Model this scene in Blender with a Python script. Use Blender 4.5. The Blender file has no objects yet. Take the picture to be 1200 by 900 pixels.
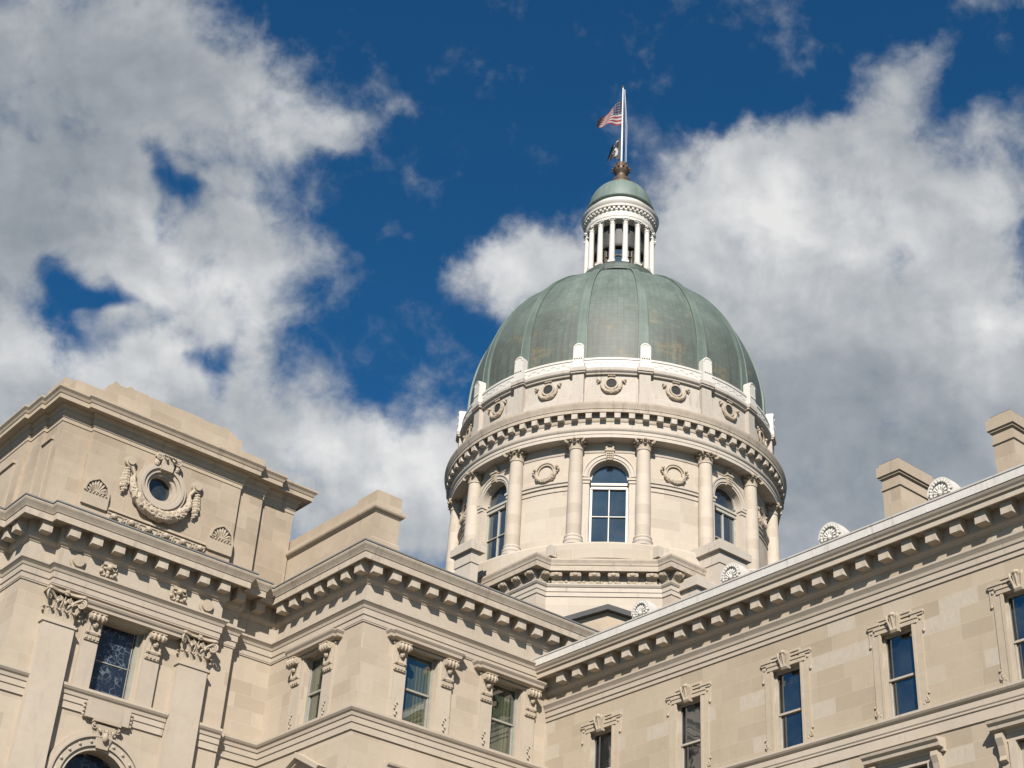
import bpy, bmesh, math, random
from mathutils import Vector, Matrix, noise
random.seed(7)
PI = math.pi
C = bpy.context.scene.collection
SC = bpy.context.scene

# ------------------------------------------------------------------ camera
# heights are measured from the eye (z = 0); the ground lies 1.6 m lower
RT = Vector((0.79114, -0.60828, 0.06416)); 
PITCH, ROLL, YAW, FOC = 0.558938, 0.0642081, 0.9069746, 1822.42
FW = Vector((math.cos(PITCH)*math.cos(YAW), math.cos(PITCH)*math.sin(YAW), math.sin(PITCH)))
_r = Vector((math.sin(YAW), -math.cos(YAW), 0)); _u = _r.cross(FW)
RT = math.cos(ROLL)*_r + math.sin(ROLL)*_u
UPV = -math.sin(ROLL)*_r + math.cos(ROLL)*_u
cam = bpy.data.cameras.new('camera'); co = bpy.data.objects.new('camera', cam); C.objects.link(co)
cam.sensor_width = 36; cam.lens = FOC*36/1200; cam.clip_start = .1; cam.clip_end = 20000
M = Matrix((RT, UPV, -FW)).transposed().to_4x4()
co.matrix_world = M
SC.camera = co

def skydir(px, py):
    return (RT*((px-600)/FOC) + UPV*((450-py)/FOC) + FW).normalized()

# ------------------------------------------------------------------ light
SUN_AZ, SUN_EL = math.radians(227), math.radians(34.5)
sl = bpy.data.lights.new('sun', 'SUN'); so = bpy.data.objects.new('sun', sl); C.objects.link(so)
sl.energy = 5.0; sl.angle = math.radians(.53); sl.color = (1.0, .933, .85)
sdir = Vector((math.cos(SUN_EL)*math.cos(SUN_AZ), math.cos(SUN_EL)*math.sin(SUN_AZ), math.sin(SUN_EL)))
so.rotation_euler = (-sdir).to_track_quat('-Z', 'Y').to_euler()
so.location = sdir*200
vs = SC.view_settings; vs.view_transform = 'Standard'; vs.look = 'None'; vs.gamma = 1; vs.use_curve_mapping = False
vs.exposure = 0.76

# ------------------------------------------------------------------ node helper
class NT:
    def __init__(s, tree): s.t = tree; s.n = tree.nodes; s.l = tree.links
    def new(s, typ, **k):
        nd = s.n.new(typ)
        for a, b in k.items(): setattr(nd, a, b)
        return nd
    def put(s, sock, val):
        if isinstance(val, bpy.types.NodeSocket): s.l.new(val, sock)
        elif val is not None: sock.default_value = val
    def math(s, op, a, b=None, c=None, clamp=False):
        nd = s.new('ShaderNodeMath', operation=op, use_clamp=clamp)
        for i, v in enumerate((a, b, c)): s.put(nd.inputs[i], v)
        return nd.outputs[0]
    def vmath(s, op, a, b=None, out=0):
        nd = s.new('ShaderNodeVectorMath', operation=op)
        s.put(nd.inputs[0], a); s.put(nd.inputs[1], b)
        return nd.outputs[out]
    def rng(s, v, a, b, c, d, smooth=True):
        nd = s.new('ShaderNodeMapRange', interpolation_type='SMOOTHSTEP' if smooth else 'LINEAR')
        for i, x in enumerate((v, a, b, c, d)): s.put(nd.inputs[i], x)
        return nd.outputs[0]
    def noise(s, vec, scale, detail=4, rough=.55, dist=0.0, lac=2.0):
        nd = s.new('ShaderNodeTexNoise')
        s.put(nd.inputs['Vector'], vec); nd.inputs['Scale'].default_value = scale
        nd.inputs['Detail'].default_value = detail; nd.inputs['Roughness'].default_value = rough
        nd.inputs['Distortion'].default_value = dist; nd.inputs['Lacunarity'].default_value = lac
        return nd.outputs['Fac']
    def mix(s, f, a, b, typ='MIX'):
        nd = s.new('ShaderNodeMix', data_type='RGBA', blend_type=typ)
        s.put(nd.inputs[0], f); s.put(nd.inputs[6], a); s.put(nd.inputs[7], b)
        return nd.outputs[2]
    def ramp(s, f, stops, interp='LINEAR'):
        nd = s.new('ShaderNodeValToRGB'); cr = nd.color_ramp; cr.interpolation = interp
        while len(cr.elements) < len(stops): cr.elements.new(.5)
        for e, (p, c) in zip(cr.elements, stops): e.position = p; e.color = (*c, 1)
        s.put(nd.inputs[0], f); return nd.outputs[0]

# ------------------------------------------------------------------ sky with clouds, all a function of direction
W = bpy.data.worlds.new('World'); SC.world = W; W.use_nodes = True
t = NT(W.node_tree); t.n.clear()
sky = t.new('ShaderNodeTexSky', sky_type='NISHITA'); sky.sun_disc = False
sky.sun_elevation = SUN_EL; sky.sun_rotation = PI/2 - SUN_AZ
sky.altitude = 200; sky.air_density = 1.0; sky.dust_density = .25; sky.ozone_density = 3.0
geo = t.new('ShaderNodeNewGeometry')
tc = t.new('ShaderNodeTexCoord'); D_ = tc.outputs['Generated']
dirn = t.vmath('NORMALIZE', D_)
# tangent-plane coordinates about one fixed heading of the sky, in units of 100 px of the photograph's scale
k = FOC/100
A_ = skydir(600, 450); 
cx = t.vmath('DOT_PRODUCT', dirn, tuple(RT), 1); cy = t.vmath('DOT_PRODUCT', dirn, tuple(UPV), 1); cz = t.vmath('DOT_PRODUCT', dirn, tuple(FW), 1)
cz2 = t.math('MAXIMUM', cz, .15)
comb = t.new('ShaderNodeCombineXYZ')
t.put(comb.inputs[0], t.math('MULTIPLY', t.math('DIVIDE', cx, cz2), k)); t.put(comb.inputs[1], t.math('MULTIPLY', t.math('DIVIDE', cy, cz2), k))
P0 = comb.outputs[0]
# billowing warp of the plane
wn = t.new('ShaderNodeTexNoise'); t.put(wn.inputs['Vector'], P0); wn.inputs['Scale'].default_value = .9; wn.inputs['Detail'].default_value = 6; wn.inputs['Roughness'].default_value = .6
wv = t.vmath('SUBTRACT', wn.outputs['Color'], (.5, .5, .5))
wsc = t.new('ShaderNodeVectorMath', operation='SCALE'); t.put(wsc.inputs[0], wv); wsc.inputs['Scale'].default_value = 1.1
PW = t.vmath('ADD', P0, wsc.outputs[0])
wn2 = t.new('ShaderNodeTexNoise'); t.put(wn2.inputs['Vector'], P0); wn2.inputs['Scale'].default_value = .8; wn2.inputs['Detail'].default_value = 2.5; wn2.inputs['Roughness'].default_value = .5
wv2 = t.vmath('SUBTRACT', wn2.outputs['Color'], (.5, .5, .5))
wsc2 = t.new('ShaderNodeVectorMath', operation='SCALE'); t.put(wsc2.inputs[0], wv2); wsc2.inputs['Scale'].default_value = 2.3
PW2 = t.vmath('ADD', P0, wsc2.outputs[0])
def blobs(vec, lst):
    acc = None
    for (x, y, rx, ry, rot, w) in lst:
        mp = t.new('ShaderNodeMapping', vector_type='TEXTURE')
        t.put(mp.inputs[0], vec)
        mp.inputs['Location'].default_value = ((x-600)/100, (450-y)/100, 0)
        mp.inputs['Rotation'].default_value = (0, 0, math.radians(rot))
        mp.inputs['Scale'].default_value = (rx/100, ry/100, 1)
        ln = t.vmath('LENGTH', mp.outputs[0], None, 1)
        g = t.rng(ln, 0.15, 1.5, w, 0.0)
        acc = g if acc is None else t.math('ADD', acc, g)
    return acc
CLOUD = [  # px, py, rx, ry, rotation, weight
 (60, 90, 190, 170, 0, .9), (190, 60, 100, 90, 0, .5), (310, 125, 100, 78, -8, .8), (395, 155, 55, 32, -10, .5), (90, 250, 200, 80, 0, .8),
 (215, 290, 130, 62, 20, .6), (300, 320, 100, 70, -15, .65), (60, 470, 210, 80, 0, 1.0), (225, 470, 130, 80, 0, .7), (330, 560, 150, 105, 0, .9),
 (490, 550, 105, 95, 0, .85), (560, 600, 110, 90, 0, .6), (180, 345, 120, 55, -20, .6), (300, 395, 60, 50, 0, .35), (240, 215, 90, 50, 0, .3),
 (0, 390, 60, 120, 0, .7), (465, 128, 34, 18, 10, .30), (462, 283, 22, 18, 0, .24), (370, 230, 60, 30, 30, .16),
 (575, 320, 70, 42, 15, .70), (640, 305, 66, 55, 0, .75), (700, 320, 75, 65, 0, .6), (600, 360, 50, 40, 0, .35),
 (835, 240, 88, 92, 0, .9), (920, 230, 95, 75, 0, .6), (1000, 350, 210, 160, 0, 1.0), (860, 400, 160, 130, 0, .8), (1040, 560, 270, 160, 0, 1.1),
 (1000, 215, 65, 80, 0, .48), (1045, 110, 85, 48, 40, .46), (1140, 210, 100, 80, -10, .62), (1150, 420, 90, 150, 0, .6), (1180, 130, 50, 50, 0, .22), (860, 190, 55, 40, 0, .35),
 (1000, 170, 70, 40, 40, .30), (1095, 65, 60, 26, 50, .30), (1180, 5, 60, 18, 0, .28), (925, 170, 50, 40, 0, .25), (1185, 520, 80, 120, 0, .6),
 (640, 580, 140, 100, 0, .5), (815, 95, 40, 22, 0, .22), (1060, 160, 90, 60, 30, .2)]
HOLES = [(207, 190, 80, 32, -48, -1.15), (122, 338, 78, 32, -14, -1.3), (262, 388, 40, 38, 0, -1.0), (400, 415, 60, 70, 0, -.35), (350, 55, 60, 50, 0, -.2),
 (1192, 280, 34, 100, 0, -.55), (970, 140, 26, 32, 0, -.25), (535, 430, 45, 50, 0, -.5), (385, 265, 60, 45, 0, -.3), (250, 330, 40, 22, 0, -.25)]
field = t.math('MINIMUM', blobs(PW, CLOUD), 1.3)
holes = t.math('MULTIPLY', blobs(PW2, HOLES), -1.0)
# elsewhere in the sky: scattered clouds by the same noise
dn3 = t.noise(dirn, 2.2, 3, .5)
gen = t.rng(dn3, .55, .74, 0.0, 1.0)
near = t.rng(cz, .78, .88, 0.0, 1.0)
fm = t.new('ShaderNodeMix', data_type='FLOAT'); t.put(fm.inputs[0], near); t.put(fm.inputs[2], gen); t.put(fm.inputs[3], field)
F_ = fm.outputs[0]
n1 = t.noise(P0, 1.05, 11, .56, .2); n2 = t.noise(P0, 3.6, 9, .60, .5)
dens = t.math('ADD', F_, t.math('ADD', t.math('MULTIPLY', t.math('SUBTRACT', n1, .5), 1.7), t.math('MULTIPLY', t.math('SUBTRACT', n2, .5), .42)))
alpha = t.rng(dens, .06, .92, 0.0, 1.0)
hm = t.math('ADD', holes, t.math('ADD', t.math('MULTIPLY', t.math('SUBTRACT', n1, .5), -1.3), t.math('MULTIPLY', t.math('SUBTRACT', n2, .5), -.9)))
alpha = t.math('MULTIPLY', alpha, t.math('SUBTRACT', 1.0, t.math('MULTIPLY', t.rng(hm, .08, 1.15, 0.0, 1.0), near)))
# light and grey parts of the cloud bodies
BR = [(60, 130, 230, 150, 0, -.30), (30, 290, 110, 60, 0, -.2), (230, 130, 60, 50, 0, .06), (340, 130, 70, 60, 0, .20), (150, 260, 70, 30, -30, .22), (230, 330, 120, 50, -12, .34), (60, 400, 60, 40, 0, .12),
      (60, 430, 120, 60, 0, .16), (130, 470, 90, 50, 0, -.15), (200, 430, 100, 50, 0, .26), (420, 530, 110, 60, 0, .34), (520, 540, 80, 80, 0, .26), (30, 500, 100, 60, 0, -.10),
      (600, 310, 100, 60, 0, .34), (850, 230, 110, 80, 0, .28), (960, 260, 110, 60, 0, .26), (980, 350, 130, 60, 0, .10), (1120, 240, 90, 60, 0, .16), (1130, 400, 90, 90, 0, .18), (1180, 390, 60, 30, 0, .2),
      (900, 330, 60, 50, 0, .12), (960, 520, 180, 140, 0, -.24), (1100, 540, 160, 110, 0, -.14), (1020, 420, 120, 50, 0, -.08), (1040, 130, 100, 60, 0, -.04)]
bf = blobs(PW, BR)
n3 = t.noise(P0, 1.5, 6, .5, .4)
off = t.vmath('ADD', P0, (-.10, -.14, 0)); n1b = t.noise(off, 1.05, 11, .56, .2)
relief = t.math('SUBTRACT', n1b, n1)
bright = t.math('ADD', t.math('ADD', bf, .525), t.math('ADD', t.math('MULTIPLY', t.math('SUBTRACT', n3, .5), .50), t.math('MULTIPLY', relief, -.8)))
ccol = t.ramp(bright, [(0.0, (.23, .265, .305)), (.35, (.35, .38, .415)), (.62, (.50, .52, .54)), (.85, (.66, .67, .68)), (1.0, (.80, .80, .79))])
bg1 = t.new('ShaderNodeBackground'); skc = t.mix(1.0, sky.outputs[0], (.195, .71, 1.0, 1), 'MULTIPLY')
t.put(bg1.inputs[0], skc); bg1.inputs[1].default_value = .050
bg2 = t.new('ShaderNodeBackground'); t.put(bg2.inputs[0], ccol); bg2.inputs[1].default_value = .60
ms = t.new('ShaderNodeMixShader'); t.put(ms.inputs[0], t.math('MULTIPLY', alpha, .97)); t.l.new(bg1.outputs[0], ms.inputs[1]); t.l.new(bg2.outputs[0], ms.inputs[2])
wo = t.new('ShaderNodeOutputWorld'); t.l.new(ms.outputs[0], wo.inputs[0])
if True:
    W.cycles.sampling_method = 'MANUAL'; W.cycles.sample_map_resolution = 512

# ------------------------------------------------------------------ materials
KA = .70
def mat(name):
    m = bpy.data.materials.new(name); m.use_nodes = True
    t = NT(m.node_tree); bs = t.n['Principled BSDF']; return m, t, bs
def stone(name, base, vary=.10, brick=None, patch=0.0, streak=.25, dirt=.2, rough=.85):
    m, t, bs = mat(name); uv = t.new('ShaderNodeUVMap').outputs[0]
    tco = t.new('ShaderNodeTexCoord').outputs['Object']
    oi = t.new('ShaderNodeObjectInfo')
    n1 = t.noise(uv, .35, 6, .6); n2 = t.noise(uv, 3.0, 6, .65); n3 = t.noise(tco, 22, 4, .6)
    mp = t.new('ShaderNodeMapping'); t.put(mp.inputs[0], uv); mp.inputs['Scale'].default_value = (2.2, .3, 1)
    st = t.noise(mp.outputs[0], 1.3, 8, .72)
    b = Vector((base[0], base[1]*.996, base[2]*1.03))*KA
    col = t.ramp(n1, [(.25, tuple(b*(1-vary))), (.5, tuple(b)), (.75, tuple(Vector((b.x*(1+vary*.7), b.y*(1+vary*.8), b.z*(1+vary)))))])
    hgt = t.math('MULTIPLY', n3, .25)
    if brick:
        bw, bh = brick
        br = t.new('ShaderNodeTexBrick'); t.put(br.inputs['Vector'], uv)
        for nm, v in (('Scale', 1.0), ('Mortar Size', .008), ('Mortar Smooth', .2), ('Bias', 0.0), ('Brick Width', bw), ('Row Height', bh)): br.inputs[nm].default_value = v
        br.offset = .5; br.squash = .8; br.squash_frequency = 3
        br.inputs['Color1'].default_value = (0, 0, 0, 1); br.inputs['Color2'].default_value = (1, 1, 1, 1); br.inputs['Mortar'].default_value = (.5, .5, .5, 1)
        k1 = t.ramp(br.outputs['Color'], [(0, (.88, .872, .86)), (.35, (.975, .975, .97)), (.7, (1.02, 1.02, 1.02)), (1, (1.06, 1.065, 1.075))])
        col = t.mix(1.0, col, k1, 'MULTIPLY')
        if patch > 0:
            mp2 = t.new('ShaderNodeMapping'); t.put(mp2.inputs[0], uv); mp2.inputs['Scale'].default_value = (9, 2.5, 1); mp2.inputs['Rotation'].default_value = (0, 0, .6)
            stri = t.noise(mp2.outputs[0], 1.5, 4, .6)
            sel = t.rng(br.outputs['Color'], 1-patch, 1-patch+.02, 0, 1)
            pc = t.ramp(stri, [(.3, (.335, .292, .232)), (.7, (.395, .352, .292))])
            col = t.mix(t.math('MULTIPLY', sel, .8), col, pc)
        mo = br.outputs['Fac']
        col = t.mix(t.math('MULTIPLY', mo, .7), col, (min(1, b.x*1.22), min(1, b.y*1.25), min(1, b.z*1.32), 1))
        hgt = t.math('SUBTRACT', hgt, t.math('MULTIPLY', mo, 1.2))
    f1 = t.rng(n2, .35, .75, 0.0, dirt*.6)
    col = t.mix(f1, col, (b.x*.62, b.y*.60, b.z*.56, 1))
    f2 = t.rng(st, .53, .72, 0.0, streak)
    col = t.mix(f2, col, (b.x*.34, b.y*.34, b.z*.34, 1))
    rv = t.math('ADD', t.math('MULTIPLY', oi.outputs['Random'], .10), .95)
    hs = t.new('ShaderNodeHueSaturation'); t.put(hs.inputs['Color'], col); t.put(hs.inputs['Value'], rv)
    t.put(bs.inputs['Base Color'], hs.outputs[0]); bs.inputs['Roughness'].default_value = rough
    bs.inputs['Specular IOR Level'].default_value = .25
    bp = t.new('ShaderNodeBump'); bp.inputs['Strength'].default_value = .35; bp.inputs['Distance'].default_value = .02
    t.put(bp.inputs['Height'], hgt); t.put(bs.inputs['Normal'], bp.outputs[0])
    return m
TAN = (.52, .436, .325)
M_ASH = stone('limestone_ashlar', TAN, brick=(1.55, .585), streak=.12)
M_ASHR = stone('limestone_ashlar_patched', (.485, .402, .287), brick=(1.5, .56), patch=.16, streak=.12)
M_TRIM = stone('limestone_trim', (.53, .455, .352), vary=.10, streak=.3, dirt=.25)
M_CARV = stone('limestone_carved', (.51, .428, .315), vary=.08, streak=.1, dirt=.5)
M_ATT = stone('limestone_attic', (.485, .395, .285), vary=.2, brick=(1.5, .62), streak=.2, dirt=.3)
M_ATTT = stone('limestone_attic_trim', (.49, .405, .295), vary=.14, streak=.55, dirt=.35)
M_DRUM = stone('limestone_drum', (.57, .495, .39), vary=.07, brick=(1.9, .62), streak=.12)
M_DTRIM = stone('limestone_drum_trim', (.57, .505, .41), vary=.08, streak=.45, dirt=.3)
M_DATT = stone('limestone_weathered', (.53, .475, .395), vary=.14, streak=.6, dirt=.4)
M_CROWN = stone('limestone_crown_weathered', (.51, .435, .335), vary=.12, streak=.8, dirt=.7)
M_WHITE = stone('painted_white_metal', (.70, .67, .59), vary=.06, streak=.25, dirt=.3, rough=.5)
M_GUTTER = stone('zinc_gutter_grey', (.70, .67, .60), vary=.08, streak=.45, dirt=.4, rough=.5)
M_LEAD = stone('lead_flashing', (.20, .205, .20), vary=.2, streak=.4, dirt=.5, rough=.8)
def plain(name, col, rough=.6, metal=0.0, spec=.5, var=.1):
    m, t, bs = mat(name)
    tco = t.new('ShaderNodeTexCoord').outputs['Object']; n = t.noise(tco, 3, 5, .6)
    c = Vector(col)*.70
    t.put(bs.inputs['Base Color'], t.ramp(n, [(.3, tuple(c*(1-var))), (.7, tuple(c*(1+var)))]))
    bs.inputs['Roughness'].default_value = rough; bs.inputs['Metallic'].default_value = metal; bs.inputs['Specular IOR Level'].default_value = spec
    return m
M_SASH = plain('sash_paint_tan', (.50, .44, .36), .5)
M_SASHG = plain('sash_paint_grey', (.36, .345, .29), .5)
M_SASHW = plain('sash_paint_white', (.50, .48, .41), .45)
M_POLE = plain('pole_white_paint', (.8, .8, .78), .3)
M_BRONZE = plain('finial_bronze', (.13, .088, .058), .5, .2, var=.3)
M_GAL = plain('gallery_metal_grey', (.055, .06, .06), .6)
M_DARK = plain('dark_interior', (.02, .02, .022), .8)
M_TAR = plain('roof_felt', (.08, .08, .08), .9)
def glass(name, c1, c2, sc=.6, rough=.03, bump=.05, c3=None, met=.35):
    m, t, bs = mat(name); tco = t.new('ShaderNodeTexCoord').outputs['Object']; oi = t.new('ShaderNodeObjectInfo').outputs['Random']
    sh = t.new('ShaderNodeCombineXYZ'); t.put(sh.inputs[0], t.math('MULTIPLY', oi, 37.0)); t.put(sh.inputs[2], t.math('MULTIPLY', oi, 11.0))
    v = t.vmath('ADD', tco, sh.outputs[0])
    n = t.noise(v, sc, 3, .5)
    col = t.ramp(n, [(.35, c1), (.65, c2)])
    if c3:                                             # a curtain drawn part of the way behind the pane
        wv = t.new('ShaderNodeTexWave'); t.put(wv.inputs['Vector'], v); wv.inputs['Scale'].default_value = 1.9; wv.inputs['Distortion'].default_value = 2.5
        sp = t.new('ShaderNodeSeparateXYZ'); t.put(sp.inputs[0], v)
        edge = t.rng(t.noise(sp.outputs[0], .9, 1, .4), .48, .54, 0, 1)
        cc = t.ramp(wv.outputs[0], [(.2, tuple(Vector(c3)*.55)), (.8, c3)])
        col = t.mix(edge, col, cc)
    t.put(bs.inputs['Base Color'], col)
    bs.inputs['Roughness'].default_value = rough; bs.inputs['Specular IOR Level'].default_value = .8; bs.inputs['IOR'].default_value = 1.55
    lw = t.new('ShaderNodeBsdfGlossy'); lw.inputs['Color'].default_value = (.85, .9, .95, 1); lw.inputs['Roughness'].default_value = .02
    mx = t.new('ShaderNodeMixShader'); mx.inputs[0].default_value = met; t.l.new(bs.outputs[0], mx.inputs[1]); t.l.new(lw.outputs[0], mx.inputs[2]); t.l.new(mx.outputs[0], t.n['Material Output'].inputs[0])
    n2 = t.noise(v, 1.1, 2, .5); bp = t.new('ShaderNodeBump'); bp.inputs['Strength'].default_value = bump; bp.inputs['Distance'].default_value = .12
    t.put(bp.inputs['Height'], n2); t.put(bs.inputs['Normal'], bp.outputs[0]); t.put(lw.inputs['Normal'], bp.outputs[0]); return m
M_GL = glass('window_glass_dark', (.006, .009, .013), (.022, .028, .030), .9, met=.16)
M_GLG = glass('window_glass_green', (.012, .020, .015), (.035, .048, .032), 1.0, c3=(.075, .085, .05), met=.14)
M_GLD = glass('drum_window_glass', (.014, .020, .024), (.035, .044, .052), .4, met=.08)
m, t, bs = mat('stained_glass'); tco = t.new('ShaderNodeTexCoord').outputs['Object']
vo = t.new('ShaderNodeTexVoronoi', feature='DISTANCE_TO_EDGE'); t.put(vo.inputs['Vector'], tco); vo.inputs['Scale'].default_value = 4.5
nz = t.noise(tco, 2.2, 5, .6)
f = t.math('MULTIPLY', t.rng(vo.outputs[0], .02, .10, 1, 0), t.rng(nz, .42, .6, 0, 1))
t.put(bs.inputs['Base Color'], t.mix(f, (.012, .018, .03, 1), (.10, .12, .14, 1))); bs.inputs['Roughness'].default_value = .15
M_STAIN = m
M_EYE = glass('round_window_glass', (.010, .014, .014), (.03, .035, .034), 2.0, rough=.15, met=.02)
def copper(name, dark, mid, lite, grid=True):
    dark, mid, lite = [tuple(x*.86 for x in c) for c in (dark, mid, lite)]
    m, t, bs = mat(name); uv = t.new('ShaderNodeUVMap').outputs[0]
    sp = t.new('ShaderNodeSeparateXYZ'); t.put(sp.inputs[0], uv)
    n1 = t.noise(uv, .45, 6, .62); n2 = t.noise(uv, 3.5, 6, .7)
    mp = t.new('ShaderNodeMapping'); t.put(mp.inputs[0], uv); mp.inputs['Scale'].default_value = (3.0, .22, 1)
    n3 = t.noise(mp.outputs[0], 1.1, 6, .65)
    s = t.math('ADD', t.math('MULTIPLY', n1, .5), t.math('ADD', t.math('MULTIPLY', n2, .2), t.math('MULTIPLY', n3, .3)))
    col = t.ramp(s, [(.39, dark), (.50, mid), (.62, lite)])
    if grid:
        # brown unpatinated copper low on the shell, where runoff keeps it bare
        low = t.math('MULTIPLY', t.rng(sp.outputs[1], 49.5, 55.8, 1, 0), t.rng(n3, .38, .62, .35, 1.0))
        col = t.mix(t.math('MULTIPLY', low, .72), col, (.056, .050, .040, 1))
        spot = t.math('MULTIPLY', t.rng(t.noise(uv, .55, 2, .4), .56, .68, 0, 1), t.rng(sp.outputs[1], 51.0, 54.5, 1, 0))
        col = t.mix(t.math('MULTIPLY', spot, t.rng(n2, .45, .6, .1, .6)), col, (.20, .15, .075, 1))
        br = t.new('ShaderNodeTexBrick'); t.put(br.inputs['Vector'], uv)
        for nm, v in (('Scale', 1.0), ('Mortar Size', .014), ('Mortar Smooth', .5), ('Brick Width', .36), ('Row Height', .30)): br.inputs[nm].default_value = v
        br.offset = 0.0
        br.inputs['Color1'].default_value = (.90, .90, .90, 1); br.inputs['Color2'].default_value = (1.05, 1.05, 1.05, 1); br.inputs['Mortar'].default_value = (.9, .9, .9, 1)
        col = t.mix(1.0, col, br.outputs['Color'], 'MULTIPLY')
        col = t.mix(t.math('MULTIPLY', br.outputs['Fac'], .45), col, (.05, .062, .052, 1))
    t.put(bs.inputs['Base Color'], col); bs.inputs['Roughness'].default_value = .56; bs.inputs['Specular IOR Level'].default_value = .38
    bp = t.new('ShaderNodeBump'); bp.inputs['Strength'].default_value = .3; bp.inputs['Distance'].default_value = .03
    t.put(bp.inputs['Height'], n2); t.put(bs.inputs['Normal'], bp.outputs[0]); return m
M_COP = copper('dome_copper', (.088, .112, .097), (.118, .150, .129), (.150, .185, .161))
M_COPR = copper('rib_copper', (.084, .110, .094), (.112, .145, .124), (.142, .176, .152), False)
M_COPL = copper('lantern_copper', (.11, .145, .125), (.138, .182, .158), (.168, .214, .188), False)
M_COPD = copper('flashing_copper', (.04, .055, .045), (.07, .09, .075), (.10, .13, .11), False)

# ------------------------------------------------------------------ frames (s along, d outward, z up)
def FU(U): return lambda s, d, z: (U-d, s, z)
def FV(V): return lambda s, d, z: (s, V-d, z)
def FL(s, d, z): return (s, -d, z)
DA = math.radians(47.43); AX = (84.6*math.cos(DA), 84.6*math.sin(DA))
def FC(r, a0=math.radians(225.7)):
    def f(s, d, z):
        a = a0 + s/r; return (AX[0]+(r+d)*math.cos(a), AX[1]+(r+d)*math.sin(a), z)
    return f
def bay(k): return math.radians(225.7 + 22.5*k)      # k = 0 is the drum window that looks at the camera

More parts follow.
